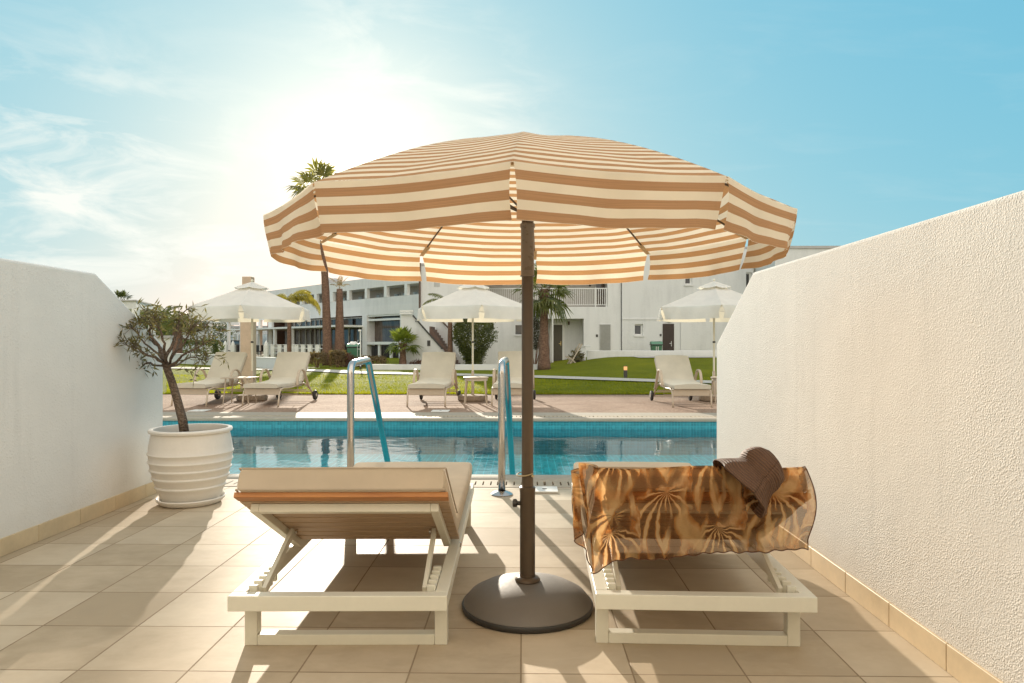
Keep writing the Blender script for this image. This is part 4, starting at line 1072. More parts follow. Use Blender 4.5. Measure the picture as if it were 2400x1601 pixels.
# external stair: side wall with raking top, treads, second wall, rails
ST = thing('external_stair', 'white external staircase with brown steps and raking dark handrail', 'stair', (X(1020), 36.2, 0))
def SX(px): return atx(px, 35.2)
def SZ(py): return atz(1000, py, 35.2)
m = MB(); poly = [(SX(940), -.05), (SX(1041), -.05), (SX(1041), SZ(824)), (SX(1037), SZ(818)), (SX(970), SZ(741)), (SX(962), SZ(738)), (SX(940), SZ(738))]
m.prism([(a, b) for a, b in poly], 1, 35.2, 35.42); building_part(m, 'side_wall', WHITE, ST)
m = MB(); n = 14
for k in range(n):
    a0 = SX(1072) + (SX(1005) - SX(1072)) * k / n; a1 = SX(1072) + (SX(1005) - SX(1072)) * (k + 1) / n
    m.box(a1, a0, 35.43, 36.9, -.05, .0 + (k + 1) * 2.05 / n)
building_part(m, 'steps', STEP, ST)
m = MB(); m.prism([(SX(1012), -.05), (SX(1095), -.05), (SX(1060), .75), (SX(1020), 2.9), (SX(1012), 2.9)], 1, 36.91, 37.1); building_part(m, 'back_wall', WHITE2, ST)
m = MB(); m.tube([(SX(968), 35.12, SZ(739)), (SX(1000), 35.12, SZ(776)), (SX(1038), 35.12, SZ(818))], .04, 8)
for px, py in ((975, 752), (990, 765), (1012, 790), (1034, 815)): m.bar((SX(px), 35.12, SZ(py) - .0), (SX(px), 35.19, SZ(py) - .06), .03, .03)
building_part(m, 'handrail', RAILD, ST)
m = MB(); m.tube([(SX(1020), 36.85, SZ(742)), (SX(1052), 36.85, SZ(778))], .045, 8); building_part(m, 'back_rail', BROWNP, ST)
m = MB(); m.box(SX(1001.5), SX(1008.5), 35.17, 35.199, SZ(811), SZ(798)); building_part(m, 'meter_box', RAILD, ST)
m = MB(); m.box(SX(938), SX(967), 35.05, 35.5, SZ(736.5), SZ(733)); m.box(SX(938), SX(969), 35.05, 35.5, SZ(731), SZ(727.5)); building_part(m, 'landing_rail', WPAINT, ST)

# right wing (front plane Y = 38.15), higher
B2 = thing('white_wing', 'tall plain white building wing with a dark door and two small windows, on the right', 'building', (8, YB, 0))
x0, x1 = X(1455) + .051, X(1765); zr2 = 6.35
w1 = (X(1605), X(1621), Z(668), Z(644)); w2 = (X(1487), X(1506), Z(786), Z(760)); YW = YB - .12
w3 = (X(1747), X(1760), Z(680), Z(640))
m = MB(); wall_holes(m, x0, x1, -.05, zr2, YW, YW + .3, [w1, w2, w3]); m.box(x0, x0 + .3, YW + .3005, YB + 9, -.05, zr2); m.box(xR - .6, x0 - .0005, YB + .2505, YB + .5, -.05, zr)
building_part(m, 'wall', WHITE2, B2)
m = MB(); m.box(x0 - .001, x1 + .001, YW - .03, YW - .001, Z(749.5), Z(747)); building_part(m, 'string_course', WHITE, B2)
m = MB(); m.box(x0 + .002, X(1590), YW - .002 - .2, YW - .001, Z(746.8), zr2 - .001) if False else m.box(X(1594), x1, YW - .05, YW - .0305, -.05, Z(750)); building_part(m, 'pilaster', WHITE, B2)
m = MB(); m.box(x0 - .03, x1 + .03, YW - .04, YB + 9, zr2 + .001, zr2 + .1); building_part(m, 'roof', ROOFT, B2)
for (a, b, c, e) in (w1, w2, w3):
    m = MB(); m.box(a - .05, b + .05, YW + .16, YW + .2, c, e); wd = building_part(m, 'window', GLASSD, B2)
    m = MB(); m.box(b - .10, b, YW + .12, YW + .159, c, e); m.box(a, b - .1005, YW + .12, YW + .159, e - .07, e); m.box(a, b - .1005, YW + .12, YW + .159, c, c + .07); building_part(m, 'frame', WPAINT, wd)
    m = MB(); m.box(a - .06, b + .06, YW - .05, YW + .119, c - .08, c - .001); building_part(m, 'sill', WHITE, wd)
dx0, dx1 = X(1552), X(1578.5)
m = MB(); m.box(dx0, dx1, YW - .03, YW - .0012, .1, Z(759.3)); d = building_part(m, 'door', DDOOR, B2)
m = MB(); m.box(dx1 - .17, dx1 - .14, YW - .05, YW - .0301, 1.02, 1.30); m.box(dx1 - .26, dx1 - .14, YW - .08, YW - .051, 1.16, 1.19); building_part(m, 'handle', CHROME, d)
m = MB(); m.box(X(1563), X(1571), YW - .14, YW - .0305 - .001, Z(755), Z(749.8)); lb = building_part(m, 'door_lamp', BROWNP, B2)
m = MB(); m.box(X(1564), X(1570), YW - .155, YW - .1405, Z(754), Z(750.5)); building_part(m, 'bulb', LAMPG, lb)
m = MB(); m.box(X(1545), X(1549.5), YW - .02, YW - .001, Z(788.5), Z(783)); building_part(m, 'number_plate', RAILD, B2)
B3 = thing('side_block', 'pale flat roofed building block rising behind the far end of the rough wall', 'building', (14, 34, 0))
m = MB(); m.box(X(1765) + .1, X(1765) + 9, YB - 3.0, YB + 8, -.05, 5.95); building_part(m, 'wall', WHITE2, B3)
m = MB(); m.box(X(1765) + .05, X(1765) + 9.1, YB - 3.06, YB + 8, 5.951, 6.08); building_part(m, 'roof', ROOFT, B3)
# ---------------------------------------------------------------- restaurant building, oblique facade
RO = Vector((-7.8, 51.7, 0)); RD = Vector((-.694, .72, 0)).normalized()
def rs(px):
    u = (px - 1200) / F; dx, dy = -SA + u * CA, CA + u * SA
    # t*(dx,dy) = RO + s*RD
    det = dx * (-RD.y) - dy * (-RD.x)
    t = (RO.x * (-RD.y) - RO.y * (-RD.x)) / det
    s = (dx * RO.y - dy * RO.x) / det
    return s, t
def rz_(px, py): return HC + rs(px)[1] * (804 - py) / F
def RS(px): return rs(px)[0]
RB = thing('restaurant_building', 'long white two storey restaurant building with a glazed ground floor, behind the palm trunks', 'building', RO, math.atan2(RD.y, RD.x))
sA, sB = RS(984), RS(622); ZT = 6.55; ZPB = rz_(806, 682); ZB1 = rz_(805, 705); ZB0 = rz_(805, 722.5); ZG = rz_(830, 741); ZA = rz_(830, 767)
m = MB(); m.box(sA, sB, -.3, 0, ZPB, ZT); m.build('roof_parapet', WHITE, RB)
m = MB(); m.box(sA, sB, -9, -.301, ZT - .45, ZT - .3); m.build('roof', ROOFT, RB)
m = MB(); m.box(sA, sB, -2.0, -1.8, ZB0, ZPB + .3); m.build('loggia_wall', RECESS, RB)
m = MB(); m.box(sA, sB, -2.0, -.301, ZB0 - .25, ZB0 - .002); m.box(sA, sB, -1.79, -.301, ZPB + .01, ZPB + .2); m.build('balcony_slab', WHITE2, RB)
m = MB(); m.box(sA, sB, -.22, -.02, ZB0 + .001, ZB1); m.build('balcony_parapet', WHITE2, RB)
m = MB(); m.box(sA, sB, -.3, 0, ZG, ZB0 - .001); m.build('floor_band', WHITE, RB)
for a, b in ((948, 954), (900, 906), (855, 860), (813, 818.5), (773, 780), (736, 742), (703, 708), (672, 677)):
    m = MB(); m.box(RS(b), RS(a), -.28, -.021 + .03, ZB1 + .001, ZPB - .001); m.build('column', WPAINT, RB)
for a, b, c, e in ((823, 848, 702, 691), (863, 889, 700, 689), (905, 938, 697, 684), (783, 790, 704, 696), (746, 760, 706, 698)):
    m = MB(); m.box(RS(b) - 1.2, RS(a) - 1.2, -1.82, -1.76, rz_(a, c) - .1, rz_(a, e)); wd = m.build('window', GLASSP, RB)
    m = MB(); w0, w1 = RS(b) - 1.25, RS(a) - 1.15; q0, q1 = rz_(a, c) - .16, rz_(a, e) + .06
    m.box(w0, w1, -1.80, -1.74, q1 + .001, q1 + .07); m.box(w0, w0 + .05, -1.80, -1.74, q0, q1); m.box((w0 + w1) / 2 - .04, (w0 + w1) / 2 + .04, -1.79, -1.74, q0, q1); m.build('frame', GREYP, wd)
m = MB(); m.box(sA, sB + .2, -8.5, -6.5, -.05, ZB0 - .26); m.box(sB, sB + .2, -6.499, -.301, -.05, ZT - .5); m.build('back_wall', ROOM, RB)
# ground floor glazing
m = MB(); m.box(RS(849), RS(640), -1.30, -1.22, 0, ZG + .0); g = m.build('glazing', GLASSB, RB)
m = MB()
for px in (845, 829, 815, 790, 765, 748, 735, 722, 712, 701, 690, 676, 664, 652): m.box(RS(px) - .05, RS(px) + .05, -1.219, -1.13, .05, ZG - .05)
for z in (.02, ZA + .05, ZG - .12): m.box(RS(848), RS(641), -1.129, -1.10, z, z + .09)
m.build('mullions', WPAINT, g)
for a, b in ((846, 815), (801, 778)):
    m = MB(); m.box(RS(a), RS(b), -1.21 + .13, -1.05, ZA + .22, ZG - .16); m.build('brown_window', GLASSB, RB)
m = MB(); m.box(RS(851), RS(590), -1.0, 2.2, ZA - .02, ZA + .14); m.build('awning', WPAINT, RB)
for px in (692, 640, 612, 733):
    m = MB(); m.box(RS(px) - .12, RS(px) + .12, 1.9, 2.14, 0, ZA - .021); m.build('awning_post', WPAINT, RB)
m = MB(); m.box(RS(861), RS(850), -1.3, .05, 0, ZG - .001); m.build('pier', WHITE, RB)
zb0, zb1, zr0, zr1 = rz_(880, 838), rz_(880, 752), rz_(880, 811), rz_(880, 807.5)
m = MB(); m.box(RS(937), RS(861.2), -.75, -.70, zb0, zb1 + .4); g2 = m.build('bay_window', GLASSB, RB)
m = MB(); m.box(RS(937), RS(861.2), -.20, -.05, zb1, zb1 + .16); m.box(RS(937), RS(861.2), -.4, .06, zr0 + .12, zr1 + .22); m.box(RS(937), RS(861.2), -.3, -.06, zb1 + .35, ZG - .002)
for px in (887, 914.5, 936): m.box(RS(px) - .13, RS(px) + .13, -.18, -.03, zb0 - .02, zr0 + .119)
m.build('bay_frame', WPAINT, g2)
m = MB(); m.box(RS(985), RS(861.2), -.4, .1, -.05, zb0 - .021); m.build('bay_base', WHITE, RB)
m = MB(); m.box(RS(985), RS(937.5), -.35, .0 - .001, zb0, ZG - .001); m.build('end_wall', WHITE, RB)
rr = random.Random(5)
m = MB()
for k in range(9):
    s0 = RS(866 + 8 * k); m.lathe([(.0, .0), (.25, .0), (.28, .5), (.27, .9), (.24, .92), (.22, .55), (.0, .5)], 10, Matrix.Translation((s0, -.5, zb0 + .02)), cap=False)
m.build('planter_row', RUBBER, RB)
def obl(px, n_out):    # a point on a line parallel to the facade, n_out metres in front of it
    u = (px - 1200) / F; dx, dy = -SA + u * CA, CA + u * SA
    O = RO + Vector((-.72, -.694, 0)) * n_out
    det = dx * (-RD.y) - dy * (-RD.x); t = (O.x * (-RD.y) - O.y * (-RD.x)) / det
    return Vector((t * dx, t * dy, 0))
# open pergola on the left
zbm = rz_(500, 749); zb_ = rz_(500, 757)
sP = RS(448)
m = MB(); m.box(RS(640) + .01, sP, -.25, .05, zb_, zbm); m.box(sP - .3, sP, -6, -.251, zb_, zbm); m.build('pergola_beam', WPAINT, RB)
for a in (456, 492, 534, 564, 585, 608, 633):
    w = .42 if a == 633 else .24
    m = MB(); m.box(RS(a) - w, RS(a) + w, -.22, .02, 0, zb_ - .001); m.build('pergola_column', WPAINT, RB)
def back_strip(mb, px0, px1, n, y0, y1, th=.2):
    A, B = obl(px0, n), obl(px1, n); k0 = A.y
    def zz(P, y): return max(-.05, HC + P.y * (804 - y) / F)
    o = Vector((.72, .694, 0)) * th
    q = [A, B, B + o, A + o]; z0 = [zz(A, y0), zz(B, y0)] * 2; z1 = [zz(A, y1), zz(B, y1)] * 2
    z0 = [z0[0], z0[1], z0[1], z0[0]]; z1 = [z1[0], z1[1], z1[1], z1[0]]
    mb.add([(p.x, p.y, z) for p, z in zip(q, z0)] + [(p.x, p.y, z) for p, z in zip(q, z1)], [(3,2,1,0),(4,5,6,7),(0,1,5,4),(1,2,6,5),(2,3,7,6),(3,0,4,7)])
PB = thing('pavilion_bar', 'low white bar building seen through the columns left of the stone pillar', 'building', obl(540, -8))
m = MB(); back_strip(m, 462, 640, -8, 783, 768); m.build('wall', WHITE2, PB, world=True)
m = MB(); back_strip(m, 460, 645, -7.8, 767.9, 763.5, .6); m.build('roof', ROOFT, PB, world=True)
m = MB(); back_strip(m, 463, 640, -8.05, 832, 783.2); g = m.build('glazing', GLASSP, PB, world=True)
for a in (470, 482, 497, 512, 524, 545, 556, 600):
    m = MB(); back_strip(m, a, a + 1.6, -7.8, 832, 783.4, .15); m.build('mullion', WPAINT, g, world=True)
for a, b in ((506, 516), (519, 527), (551, 560), (462, 468)):
    m = MB(); back_strip(m, a, b, -7.85, 776, 769.8, .1); m.build('window', ROOM, PB, world=True)
m = MB(); back_strip(m, 505, 560, -4, 800.5, 797.5, .4); m.build('counter_top', RUBBER, PB, world=True)
m = MB(); back_strip(m, 505, 560, -4.3, 834, 800.6, .3); m.build('counter', GLASSD, PB, world=True)
# satellite dish on the awning
sd_ = RS(733); t = thing('satellite_dish', 'grey satellite dish standing on the restaurant awning', 'satellite dish', RO + RD * sd_ + Vector((-.72, -.694, 0)) * 1.2 + Vector((0, 0, ZA + .14)), math.atan2(RD.y, RD.x))
m = MB(); m.lathe([(.46, .16), (.38, .10), (.25, .04), (.1, .005), (.0, .0), (.0, -.02), (.25, .02), (.46, .145)], 24, Matrix.Translation((0, 0, .52)) @ Matrix.Rotation(R(-100), 4, 'X') @ Matrix.Scale(.8, 4, (0, 1, 0)), cap=False); m.build('dish', M('dish_grey', (.28, .25, .21), .6), t, smooth=True)
m = MB(); m.tube([(0, -.1, 0), (0, -.1, .5)], .03, 8); m.tube([(0, -.02, .3), (0, .5, .42), (0, .6, .55)], .015, 6); m.build('mount', RAILD, t)
# terrace balustrade
def balustrade(pxs, n_out, label, rail=True, pointed=False):
    P = [obl(p, n_out) for p in pxs]; t = thing('balustrade', label, 'balustrade', P[0]); 
    for p in P:
        m = MB(); w = .16
        m.box(p.x - w, p.x + w, p.y - w, p.y + w, 0, 1.02)
        if pointed: m.lathe([(w * 1.1, 1.021), (w * .9, 1.2), (.02, 1.42)], 4, Matrix.Translation((p.x, p.y, 0)) @ Matrix.Rotation(R(45), 4, 'Z'))
        else: m.box(p.x - w * 1.2, p.x + w * 1.2, p.y - w * 1.2, p.y + w * 1.2, 1.021, 1.08)
        m.build('post', WPAINT, t, world=True)
    if rail:
        m = MB()
        for a, b in zip(P, P[1:]): m.bar((a.x, a.y, .78), (b.x, b.y, .78), .06, .07); m.bar((a.x, a.y, .35), (b.x, b.y, .35), .06, .07)
        m.build('rail', WPAINT, t, world=True)
balustrade([640, 656, 671, 686, 696, 711, 727, 745, 762], 5.0, 'white post and rail balustrade before the restaurant glazing')
balustrade([488, 516, 528, 546, 624], 7.0, 'row of white pointed picket posts on the terrace beside the stone pillar', False, True)
# terrace chairs, a few pixels each
def cafe_chair(p, rz):
    t = thing('cafe_chair', 'dark wicker chair on the shaded restaurant terrace', 'chair', p, rz, 'dark chairs on the restaurant terrace')
    m = MB(); m.box(-.25, .25, -.25, .25, .38, .46); m.build('seat', RUBBER, t, bevel=.02)
    m = MB(); m.box(-.25, .25, .2, .26, .461, 1.0); m.build('backrest', RUBBER, t, bevel=.02)
    for sx in (-1, 1):
        for sy in (-1, 1):
            m = MB(); m.box(sx * .22 - .02, sx * .22 + .02, sy * .22 - .02, sy * .22 + .02, 0, .379); m.build('leg', RUBBER, t)
    return t
ch = None
for i, (px, n) in enumerate(((505, 3.5), (523, 4.5), (540, 3.2), (552, 4.6), (598, 4.0), (611, 3.0), (650, 3.6), (664, 3.4), (680, 3.5), (705, 3.4), (718, 3.6), (738, 3.3), (752, 3.5), (805, 1.6), (820, 1.2))):
    q = obl(px, n)
    if ch is None: ch = cafe_chair(q, .4)
    else: dup(ch, q, rr.uniform(0, 6))
# rooftop tank and small roof block
t = thing('roof_house', 'low grey pitched roof block rising above the restaurant parapet', 'roof block', (atx(880, 62), 62, 6.2))
m = MB(); a, b = atx(845, 62), atx(985, 62); m.prism([(a, 6.0), (b, 6.0), (b, 7.55), (atx(872, 62), 7.55)], 1, 62, 66); m.build('roof_body', ROOFT, t, world=True)
m = MB(); m.box(atx(875, 62), atx(905, 62), 61.9, 61.999, 6.95, 7.2); m.build('vent', GREYP, t, world=True)
t = thing('water_tank', 'rounded grey water tank on the restaurant roof between the palm trunks', 'water tank', (atx(779, 63), 63, 6.3))
m = MB(); m.lathe([(.0, 0), (.6, 0), (.62, .6), (.45, .8), (.0, .85)], 18, cap=False); m.build('tank_body', ROOFT, t, smooth=True)
m = MB(); m.bar((-.6, 0, .02), (.6, 0, .02), .5, .03); m.build('cradle', RAILD, t)

# ---------------------------------------------------------------- vegetation
rv = random.Random(21)
def fan_leaf(lm, base, d, L, droop, nseg=15, blade=.55):
    """fan palm leaf: petiole along d then a fan of narrow blades"""
    d = d.normalized(); e = base + d * L * (1 - blade) + Vector((0, 0, -droop * .3))
    side = d.cross(Vector((0, 0, 1)))
    if side.length < .05: side = Vector((1, 0, 0))
    side.normalize(); side = (side + Vector((0, 0, rv.uniform(-.5, .5)))).normalized(); up = side.cross(d)
    w = .012 + L * .006
    lm.add([base - side * w, base + side * w, e + side * w, e - side * w], [(0, 1, 2, 3)])
    for k in range(nseg):
        a = R(-118 + 236 * k / (nseg - 1)) + rv.gauss(0, .04)
        dd = d * math.cos(a) + side * math.sin(a)
        ll = L * blade * (.72 + .28 * math.cos(a)) * rv.uniform(.85, 1.05)
        n = (d * -math.sin(a) + side * math.cos(a)) * ll * .075
        mid = e + dd * ll * .55 + up * .02 * ll; tip = e + dd * ll + Vector((0, 0, -droop * ll * rv.uniform(.2, .9)))
        lm.add([e, mid + n, tip, mid - n], [(0, 1, 2, 3)])
def fan_palm(loc, th, r0, r1, label, n, L, mat, group='palm trees beyond the lawn', lo=-40, hi=80, tm=None, lean=(0, 0), boot=True, nseg=15, squash=0):
    t = thing('palm_tree', label, 'palm tree', loc, 0, group)
    m = MB(); P = []; rad = []
    for k in range(13):
        f = k / 12; P.append((lean[0] * f * f, lean[1] * f * f, th * f)); rad.append(r0 + (r1 - r0) * min(1, f * 1.6) ** .6 + (.06 * r0 if k % 2 else 0))
    m.tube(P, rad, 14); m.build('trunk', tm or PTRUNK, t, smooth='all')
    top = Vector(P[-1])
    if boot:
        m = MB()
        for k in range(26):
            a = rv.uniform(0, 2 * PI); z = th - rv.uniform(0, .22) * min(th, 2.2); rr_ = r1 * 1.05
            c = Vector((top.x + rr_ * math.cos(a), top.y + rr_ * math.sin(a), z)); o = Vector((math.cos(a), math.sin(a), 1.3)).normalized()
            m.bar(c - o * .06, c + o * r1 * 1.0, r1 * .28, r1 * .10, (0, 0, 1))
        m.build('leaf_bases', PTRUNK2, t)
    m = MB()
    for k in range(n):
        a = 2.399 * k; el = R(lo + (hi - lo) * ((k + .5) / n) + rv.gauss(0, 6))
        d = Vector((math.cos(a) * math.cos(el), math.sin(a) * math.cos(el), math.sin(el)))
        fan_leaf(m, top + d * r1 * .5, d, L * rv.uniform(.8, 1.1), .25 + .5 * max(0, .5 - math.sin(el)), nseg)
    m.build('crown', mat, t, fix=False); return t
def frond(lm, base, az, el, L, bend, nl=26, lw=.022, ll=.32, hang=.6):
    p = base.copy(); e = el; st = L / nl; side0 = Vector((-math.sin(az), math.cos(az), 0)); prev = None
    for k in range(nl):
        d = Vector((math.cos(az) * math.cos(e), math.sin(az) * math.cos(e), math.sin(e)))
        q = p + d * st; up = side0.cross(d) * -1
        w = .016 * (1 - .7 * k / nl)
        lm.add([p - side0 * w, p + side0 * w, q + side0 * w, q - side0 * w], [(0, 1, 2, 3)])
        if k > 2:
            f = math.sin(PI * min(1, .12 + .88 * k / nl)) ** .5
            for s in (-1, 1):
                dd = (side0 * s * .9 + d * .55 + Vector((0, 0, -hang + rv.gauss(0, .12)))).normalized(); l = ll * f * rv.uniform(.8, 1.1)
                n = d * lw; tip = q + dd * l + Vector((0, 0, -l * .25 * hang))
                lm.add([q - n * .4, q + dd * l * .5 - n, tip, q + dd * l * .5 + n], [(0, 1, 2, 3)])
        p = q; e -= bend / nl
def feather_palm(loc, th, r0, r1, label, fronds, mat, lean=(0, 0), group='palm trees beyond the lawn', **kw):
    t = thing('palm_tree', label, 'palm tree', loc, 0, group)
    m = MB(); P = [(lean[0] * (k / 8) ** 2, lean[1] * (k / 8) ** 2, th * k / 8) for k in range(9)]
    m.tube(P, [r0 + (r1 - r0) * k / 8 for k in range(9)], 12); m.build('trunk', PTRUNK, t, smooth='all')
    m = MB(); b = Vector(P[-1])
    for az, el, L, bend in fronds: frond(m, b, R(az), R(el), L, R(bend), **kw)
    m.build('crown', mat, t, fix=False); return t
fan_palm((atx(767, 36.7), 36.7, 0), 9.4, .27, .17, 'very tall palm whose dark crown shows above the left edge of the striped parasol', 26, 1.85, PSUN, lo=-45, hi=75, lean=(-.5, 0))
feather_palm((atx(796, 36.9), 36.9, 0), 4.1, .30, .155, 'shorter bare palm trunk with a thin dry top, right of the tall palm', [(20, 80, .8, 50), (110, 78, .75, 40), (200, 76, .85, 60), (290, 80, .8, 45), (60, 88, .7, 30), (160, 62, .7, 80), (340, 60, .75, 90)], PDRY, ll=.16, hang=.5, nl=14)
fan_palm((atx(944, 34.4), 34.4, 0), 1.2, .23, .14, 'small bright green fan palm on the lawn before the glazed bay', 30, .95, PFAN, lo=-25, hi=88, nseg=17)
feather_palm((atx(678, 38), 38, 0), 3.5, .13, .10, 'thin palm with drooping yellow fronds behind the left white parasol', [(0, 50, 2.3, 135), (-25, 62, 2.1, 120), (25, 45, 2.2, 130), (160, 55, 1.9, 120), (200, 50, 2.0, 130), (100, 60, 2.0, 120), (260, 55, 2.0, 130), (60, 70, 1.9, 100), (300, 40, 2.0, 120), (-8, 36, 2.35, 120)], PYEL, nl=34, ll=.38, lw=.03, hang=.9)
feather_palm((atx(1057, 35.0), 34.6, 0), 3.0, .15, .10, 'slim palm with arching fronds beside the external stair', [(180, 62, 1.7, 120), (150, 50, 1.5, 110), (210, 48, 1.6, 120), (120, 65, 1.5, 110), (20, 60, 1.5, 110), (60, 70, 1.4, 100), (260, 60, 1.5, 115), (320, 55, 1.5, 110), (165, 75, 1.5, 90)], PFRD, nl=30, ll=.34, hang=.8)
fan_palm((atx(1275, 30.1), 30.1, 0), 3.55, .30, .17, 'thick trunked palm standing just right of the bronze parasol pole', 40, 1.45, PFRD, lo=-55, hi=80)
fan_palm((atx(284, 60), 60, 0), 5.0, .25, .18, 'distant fan palm showing just above the slope of the left wall', 22, 1.15, PDARK, group='distant palms on the left', lo=-30, hi=80)
feather_palm((atx(384, 50), 50, 0), 3.3, .22, .2, 'distant feathery palm right of the white pavilion', [(30 * k + 7, 62 - 22 * (k % 3), 1.5, 75) for k in range(18)], PFRD, group='distant palms on the left', nl=20, ll=.35, lw=.03)
feather_palm((atx(416, 42), 42, 0), 2.35, .30, .28, 'distant bushy green palm nearest the left white parasol', [(24 * k + 3, 68 - 20 * (k % 4), 1.35, 75) for k in range(24)], PFRD, group='distant palms on the left', nl=20, ll=.35, lw=.03)
def leaf_mass(mb, n, inside, size, rnd, elong=1.6):
    """leaf clumps spread through a volume; inside(rnd) gives a point"""
    for _ in range(n):
        c = inside(rnd)
        if c is None: continue
        for _ in range(3):
            p = c + Vector((rnd.gauss(0, size), rnd.gauss(0, size), rnd.gauss(0, size)))
            d = Vector((rnd.gauss(0, 1), rnd.gauss(0, 1), rnd.gauss(.3, 1))).normalized(); s = d.orthogonal().normalized() * size * .45
            l = d * size * elong
            mb.add([p, p + l * .5 + s, p + l, p + l * .5 - s], [(0, 1, 2, 3)])
def plant(name, label, cat, loc, n, inside, size, mat, seed=1, stem=True, group=None, stemh=.3, elong=1.6):
    t = thing(name, label, cat, loc, 0, group); rnd = random.Random(seed); m = MB(); leaf_mass(m, n, inside, size, rnd, elong); m.build('foliage', mat, t, fix=False)
    if stem:
        m = MB()
        for k in range(5):
            a = k * 1.3; m.tube([(.05 * math.cos(a), .05 * math.sin(a), 0), (.3 * stemh * math.cos(a), .3 * stemh * math.sin(a), stemh)], [.03, .015], 6)
        m.build('stem', PTRUNK, t)
    return t
def bush_in(rnd):
    z = rnd.random() ** .8 * 2.5; f = z / 2.5
    R0 = (.42 + .75 * S(f * 1.5)) * (1.0 if f < .8 else math.sqrt(max(.05, 1 - ((f - .8) / .24) ** 2)))
    a = rnd.uniform(0, 2 * PI); R0 *= .9 + .2 * noise.noise(Vector((math.cos(a) * 1.8, math.sin(a) * 1.8, z * 1.6)))
    r = R0 * rnd.random() ** .28
    return Vector((r * math.cos(a), r * math.sin(a) * .8, z))
plant('round_bush', 'large dense green bush against the white wall behind the middle parasol', 'bush', (atx(1110, 34.6), 34.6, 0), 4200, bush_in, .055, BUSHM, 3, stemh=.8)
def ivy_in(rnd):
    z = .9 + rnd.random() * 2.3; w = .30 + .18 * noise.noise(Vector((z * 2, 3, 1)))
    return Vector((rnd.uniform(-w, w), rnd.uniform(-.22, .1), z))
plant('climbing_plant', 'dark climbing plant on the wall just right of the bronze pole', 'climber', (atx(1254, 37.4), 37.4, 0), 800, ivy_in, .06, IVYM, 4, stemh=1.6)
def box_in(w, d, h, z0=0):
    def f(rnd):
        p = [rnd.uniform(-1, 1), rnd.uniform(-1, 1), rnd.uniform(-1, 1)]
        i = rnd.choice((0, 1, 2, 2)); p[i] = 1 if i == 2 else rnd.choice((-1, 1))
        q = noise.noise(Vector((p[0] * 2, p[1] * 2, p[2] * 2))) * .08
        return Vector((p[0] * w * (1 + q), p[1] * d * (1 + q), z0 + (p[2] * .5 + .5) * h * (1 + q)))
    return f
def hedge(px0, px1, Y, z0, z1, label, mat, seed, n=700):
    x0, x1 = atx(px0, Y), atx(px1, Y); plant('hedge', label, 'hedge', ((x0 + x1) / 2, Y, 0), n, box_in((x1 - x0) / 2, .35, z1 - z0, z0), .05, mat, seed, stemh=.4)
hedge(727, 759, 33.6, .22, .62, 'clipped brown hedge block at the foot of the tall palm, right of the left loungers', HEDGEM, 5)
hedge(777, 805, 33.9, .10, .72, 'clipped brown hedge block before the shorter palm trunk', HEDGEM, 6)
hedge(843, 900, 34.2, .04, .42, 'low brown hedge between the shower post and the small fan palm', HEDGEM, 8, 900)
def ball_in(w, h):
    def f(rnd):
        a = rnd.uniform(0, 2 * PI); r = rnd.random() ** .4; z = rnd.random()
        k = math.sqrt(max(0, 1 - (z - .35) ** 2 / .45))
        return Vector((r * k * w * math.cos(a), r * k * w * .7 * math.sin(a), z * h))
    return f
plant('shrub', 'reddish brown shrub beside the green bin', 'shrub', (atx(815, 34.3), 34.3, 0), 420, ball_in(.42, .6), .05, REDH, 9, stemh=.3)
plant('shrub', 'small reddish shrub low against the stair wall, left of the middle lounger back', 'shrub', (atx(982, 34.6), 34.6, 0), 300, ball_in(.5, .3), .04, REDH, 10, stemh=.15)
plant('agave', 'spiky grey plant beside the folded chair at the porch', 'plant', (atx(1352, 33.2), 33.3, .02), 130, ball_in(.3, .75), .07, OLEAF, 12, elong=3.0, stemh=.3)
# pavilion on the far left
t = thing('white_pavilion', 'white flat roofed open pavilion with square posts behind the olive tree', 'pavilion', (-19.5, 34, 0))
c0, c1, c2 = Vector((atx(319, 32.7), 32.7)), Vector((atx(359, 36.4), 36.4)), Vector((atx(255, 32.9), 32.9)); c3 = c1 + c2 - c0
m = MB(); q = [c0, c1, c3, c2]; 
def quad_prism(mb, q, z0, z1): mb.add([(p.x, p.y, z0) for p in q] + [(p.x, p.y, z1) for p in q], [(3,2,1,0),(4,5,6,7),(0,1,5,4),(1,2,6,5),(2,3,7,6),(3,0,4,7)])
quad_prism(m, q, 2.83, 3.2); m.build('roof', WHITE2, t, world=True)
m = MB(); g = (c0 + c1 + c2 + c3) / 4; quad_prism(m, [g + (p - g) * 1.05 for p in q], 3.201, 3.26); m.build('roof_edge', ROOFT, t, world=True)
for p in q:
    p = g + (p - g) * .94; m = MB(); m.box(p.x - .13, p.x + .13, p.y - .13, p.y + .13, 0, 2.829); m.build('post', WPAINT, t, world=True)
m = MB(); p = g + (c1 - g) * 1.12; m.box(p.x, p.x + .9, p.y - .2, p.y, 0, 1.45); m.build('side_wall', WHITE2, t, world=True)
m = MB(); m.box(p.x - .05, p.x + .95, p.y - .3, p.y + .1, 1.451, 1.6); m.build('coping', ROOFT, t, world=True)
